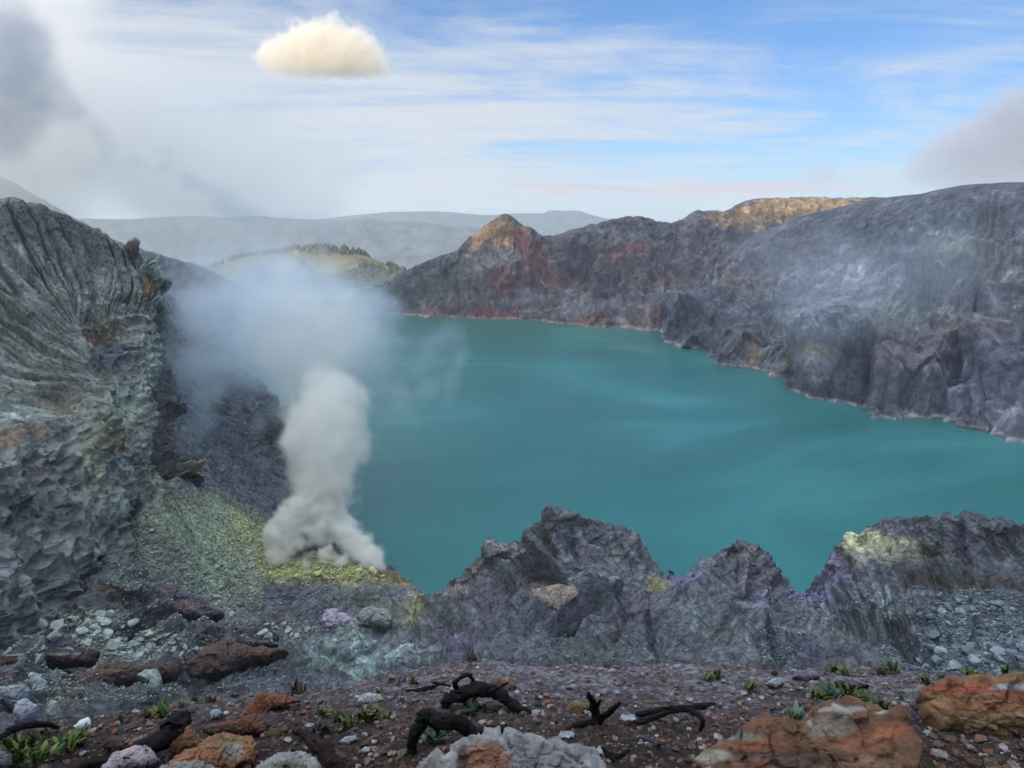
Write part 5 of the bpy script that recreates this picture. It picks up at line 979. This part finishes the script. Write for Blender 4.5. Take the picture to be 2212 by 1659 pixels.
# ================================================================== STEAM AND CLOUD VOLUMES
def mat_vol(name,col,aniso=.2):
    m=bpy.data.materials.new(name); m.use_nodes=True; nt=m.node_tree; nt.nodes.clear()
    pv=nt.nodes.new('ShaderNodeVolumePrincipled'); pv.inputs['Density'].default_value=1; pv.inputs['Color'].default_value=tuple(col)+(1,); pv.inputs['Anisotropy'].default_value=aniso
    mo=nt.nodes.new('ShaderNodeOutputMaterial'); nt.links.new(pv.outputs[0],mo.inputs['Volume']); return m
def volume(name,puffs,res,mat,warp=12,wscale=.03,thr=.25,soft=.4,dens=1.0,amp=.8,squash=1.0,off=0.0,nstretch=(1,1,1),floor=None):
    "a voxel grid of density made from overlapping puffs (centre, radius, weight) broken up by noise"
    puffs=[((c_[0],c_[1],c_[2]),r,wt) for c_,r,wt in puffs]
    mn=[min(p[0][i]-p[1] for p in puffs) for i in range(3)]; mx=[max(p[0][i]+p[1] for p in puffs) for i in range(3)]
    ng=bpy.data.node_groups.new(name,'GeometryNodeTree'); ng.interface.new_socket('Geometry',in_out='INPUT',socket_type='NodeSocketGeometry'); ng.interface.new_socket('Geometry',in_out='OUTPUT',socket_type='NodeSocketGeometry')
    N=ng.nodes; L=ng.links; out=N.new('NodeGroupOutput')
    vc=N.new('GeometryNodeVolumeCube'); vc.inputs['Min'].default_value=mn; vc.inputs['Max'].default_value=mx
    for i,a in enumerate('XYZ'): vc.inputs['Resolution '+a].default_value=max(4,int((mx[i]-mn[i])/res))
    pos=N.new('GeometryNodeInputPosition')
    def mth(op,a,b=None,c=None):
        n=N.new('ShaderNodeMath'); n.operation=op
        for i,v in enumerate((a,b,c)):
            if v is None: continue
            if isinstance(v,(int,float)): n.inputs[i].default_value=v
            else: L.new(v,n.inputs[i])
        return n.outputs[0]
    def vm(op,a,b=None):
        n=N.new('ShaderNodeVectorMath'); n.operation=op
        for i,v in enumerate((a,b)):
            if v is None: continue
            if isinstance(v,tuple): n.inputs[i].default_value=v
            else: L.new(v,n.inputs[i])
        return n
    base=vm('MULTIPLY',vm('ADD',pos.outputs[0],(off,off,off)).outputs[0],nstretch).outputs[0]
    nz=N.new('ShaderNodeTexNoise'); nz.inputs['Scale'].default_value=wscale; nz.inputs['Detail'].default_value=5; nz.inputs['Roughness'].default_value=.6; L.new(base,nz.inputs['Vector'])
    P=vm('ADD',pos.outputs[0],vm('MULTIPLY',vm('SUBTRACT',nz.outputs['Color'],(.5,.5,.5)).outputs[0],(warp*2,)*3).outputs[0]).outputs[0]
    acc=None
    for c_,r,wt in puffs:
        if squash!=1.0:
            dv=vm('MULTIPLY',vm('SUBTRACT',P,tuple(float(q) for q in c_)).outputs[0],(1,1,1/squash)); d=vm('LENGTH',dv.outputs[0]).outputs['Value']
        else: d=vm('DISTANCE',P,tuple(float(q) for q in c_)).outputs['Value']
        x=mth('MULTIPLY',mth('MAXIMUM',mth('MULTIPLY_ADD',mth('MULTIPLY',d,1/r),-1,1),0),wt*2)
        acc=x if acc is None else mth('ADD',acc,x)
    n2=N.new('ShaderNodeTexNoise'); n2.inputs['Scale'].default_value=wscale*2.5; n2.inputs['Detail'].default_value=6; n2.inputs['Roughness'].default_value=.65; L.new(base,n2.inputs['Vector'])
    t=mth('ADD',acc,mth('MULTIPLY_ADD',n2.outputs['Fac'],amp*2,-amp))
    gate=mth('MINIMUM',mth('MULTIPLY',acc,4),1)
    t=mth('MINIMUM',mth('MAXIMUM',mth('DIVIDE',mth('SUBTRACT',t,thr),soft),0),1)
    if floor is not None:      # flat soft cloud base
        sz=N.new('ShaderNodeSeparateXYZ'); L.new(P,sz.inputs[0]); fl=mth('MINIMUM',mth('MAXIMUM',mth('MULTIPLY',mth('SUBTRACT',sz.outputs[2],floor),1/45.),0),1); t=mth('MULTIPLY',t,fl)
    t=mth('MULTIPLY',mth('MULTIPLY',t,gate),dens)
    L.new(t,vc.inputs['Density'])
    sm=N.new('GeometryNodeSetMaterial'); sm.inputs['Material'].default_value=mat
    L.new(vc.outputs[0],sm.inputs[0]); L.new(sm.outputs[0],out.inputs[0])
    vd=bpy.data.volumes.new(name); vd.materials.append(mat)
    o=bpy.data.objects.new(name,vd); sc.collection.objects.link(o)
    md=o.modifiers.new('density','NODES'); md.node_group=ng
    o['kind']='stuff'
    return o
M_steam=mat_vol('sulphur_steam',(1,1,.962)); M_smoke=mat_vol('drifting_steam',(1,.995,.98),.35)
rnd=random.Random(5)
def puff(px,py,Y,rpx,wt=1.0):
    p=at(px,py,Y); return (p,rpx*np.linalg.norm(p-[0,0,CAMZ])/F*1.25,wt)
# billows right over the vents
def grow(v,a,b): return [(c_,r*a,w_*b) for c_,r,w_ in v]
v1=[puff(*a) for a in [(600,1205,196,22),(592,1170,200,22),(610,1140,203,26),(640,1110,206,30),(636,1175,200,18),(658,1220,194,12),(690,1150,204,28),(702,1195,196,16),(715,1120,208,30),(745,1165,202,20),(772,1190,200,24),(795,1215,196,20),(812,1200,198,18),(785,1168,203,18),(755,1140,206,22),(695,1085,212,38),(680,1050,216,36),(720,1060,216,36),(824,1222,194,9),(668,1195,198,10),(735,1208,196,12)]]
volume('steam_plume',grow(v1,1.35,.6),.6 if Q_>=1 else 1.4,M_steam,warp=3.2,wscale=.17,thr=.40,soft=.45,dens=.55,amp=1.0)
v2=[puff(*a) for a in [(700,1060,216,56),(695,1000,220,62),(710,960,224,64),(695,930,226,60),(720,890,230,58),(735,855,234,46),(690,880,232,48),(660,960,224,36),(755,930,228,32),(650,900,236,36),(700,830,238,40)]]
volume('steam_column',grow(v2,1.35,.6),1.0 if Q_>=1 else 2.5,M_steam,warp=7,wscale=.085,thr=.42,soft=.5,dens=.12,amp=1.5,off=31)
v2b=[puff(*a) for a in [(690,850,238,60),(670,790,245,76),(640,730,252,90),(700,740,255,80),(610,670,262,90),(680,660,266,80),(740,700,262,60)]]
volume('steam_column',grow(v2b,1.35,.6),1.6 if Q_>=1 else 3,M_steam,warp=14,wscale=.040,thr=.45,soft=1.3,dens=.045,amp=2.2,off=61)
M_blue=mat_vol('steam_haze',(.80,.90,.99),.3)
v3=[puff(*a) for a in [(660,820,250,110),(620,750,262,130),(700,700,270,120),(780,690,275,80),(560,670,280,110),(650,620,285,90),(740,620,285,60),(470,640,285,70),(430,700,275,95),(400,620,290,55),(500,790,262,90),(410,820,262,70),(370,890,250,50),(440,900,250,60),(600,880,245,60),(850,720,275,40),(910,770,280,36),(980,800,285,30),(620,560,300,40),(560,520,310,34),(520,470,320,30),(480,585,300,36),(860,840,262,50),(690,500,310,34),(940,740,285,44),(1010,770,290,34),(370,760,255,60),(390,840,250,60),(450,560,310,50),(420,500,330,50),(540,440,340,50)]]
volume('steam_cloud',grow(v3,1.35,.6),1.9 if Q_>=1 else 4.5,M_blue,warp=34,wscale=.020,thr=.62,soft=1.8,dens=.046,amp=3.0,off=77,nstretch=(1,1,1.35))
v4=[puff(*a) for a in [(560,470,380,110),(470,400,390,140),(360,330,400,180),(230,330,410,190),(330,400,400,90),(130,250,420,180),(60,130,430,190),(0,300,430,150),(-60,40,440,200),(620,330,400,120),(700,430,390,90),(-100,250,430,200),(500,280,400,130),(100,0,430,120),(760,360,400,90)]]
volume('steam_veil',v4,5.0,M_smoke,warp=48,wscale=.012,thr=.6,soft=1.5,dens=.018,amp=2.4,off=13,nstretch=(1,1,1.7))
M_dark=mat_vol('shade_dark_smoke',(.50,.55,.64),.1)  # smoke in shadow, its shade put into a darker absorbing colour
v5=[puff(*a) for a in [(410,370,330,24),(430,395,330,30),(460,415,330,34),(495,430,330,34),(535,450,330,28),(575,465,330,22),(620,480,330,22),(690,495,320,26),(695,525,315,28),(690,550,312,24),(10,60,350,80),(-10,150,350,90),(20,220,350,80),(10,300,350,60),(60,120,350,50),(100,190,350,40),(160,240,350,34),(220,290,350,30),(290,330,345,26),(350,355,340,24)]]
volume('smoke',v5,1.8 if Q_>=1 else 4,M_dark,warp=18,wscale=.045,thr=.45,soft=1.3,dens=.034,amp=1.7,off=53,nstretch=(1,1,1.4))
v6=[puff(*a) for a in [(1700,640,430,80),(1780,600,430,90),(1850,560,430,90),(1750,700,420,80),(1900,640,420,90),(2000,600,420,90),(1650,560,440,60),(2080,520,420,90),(1950,500,430,60)]]
v7=[puff(*a) for a in [(480,590,1150,60),(560,610,1150,70),(660,590,1150,70),(760,610,1150,70),(840,610,1150,50),(400,600,1100,60),(620,560,1150,50)]]
volume('valley_haze',v7,12.0,M_blue,warp=60,wscale=.006,thr=.25,soft=1.6,dens=.0040,amp=1.2,off=191)
volume('drifting_haze',v6,6.0,M_blue,warp=34,wscale=.014,thr=.30,soft=1.6,dens=.0065,amp=1.3,off=91,nstretch=(1,1,1.5))
# clouds beyond the haze
M_cloud=mat_vol('sun_tinted_vapour',(1,.96,.88),.3)  # warm sunlight tint is put into the vapour colour
cu=[puff(a[0]+4,a[1]+14,a[2],a[3]*.98) for a in [(600,122,3600,36),(640,105,3600,42),(690,95,3600,46),(740,98,3600,44),(780,118,3600,42),(805,142,3600,26),(690,128,3600,40),(740,136,3600,40),(640,82,3600,18),(670,68,3600,18),(705,62,3600,16),(740,72,3600,20),(780,88,3600,18),(572,116,3600,18),(660,60,3600,9),(790,100,3600,14)]]
volume('cloud',grow(cu,1.5,.5),5.0,M_cloud,warp=44,wscale=.0095,thr=.45,soft=.8,dens=.022,amp=1.7,off=40,floor=730)
M_gray=mat_vol('shade_grey_vapour',(.60,.62,.70),.1)  # shaded cloud, the shade put into its grey vapour colour
gc=[puff(*a) for a in [(2010,350,6900,36),(2070,335,6900,46),(2130,320,6900,56),(2200,300,6900,66),(2230,270,6900,60),(2080,365,6900,50),(2160,360,6900,60),(2240,350,6900,80),(1985,372,6900,26),(1760,372,6900,22),(1790,380,6900,18)]]
volume('cloud',grow(gc,1.3,.6),26,M_gray,warp=110,wscale=.0032,thr=.34,soft=.8,dens=.0045,amp=1.1,off=500)
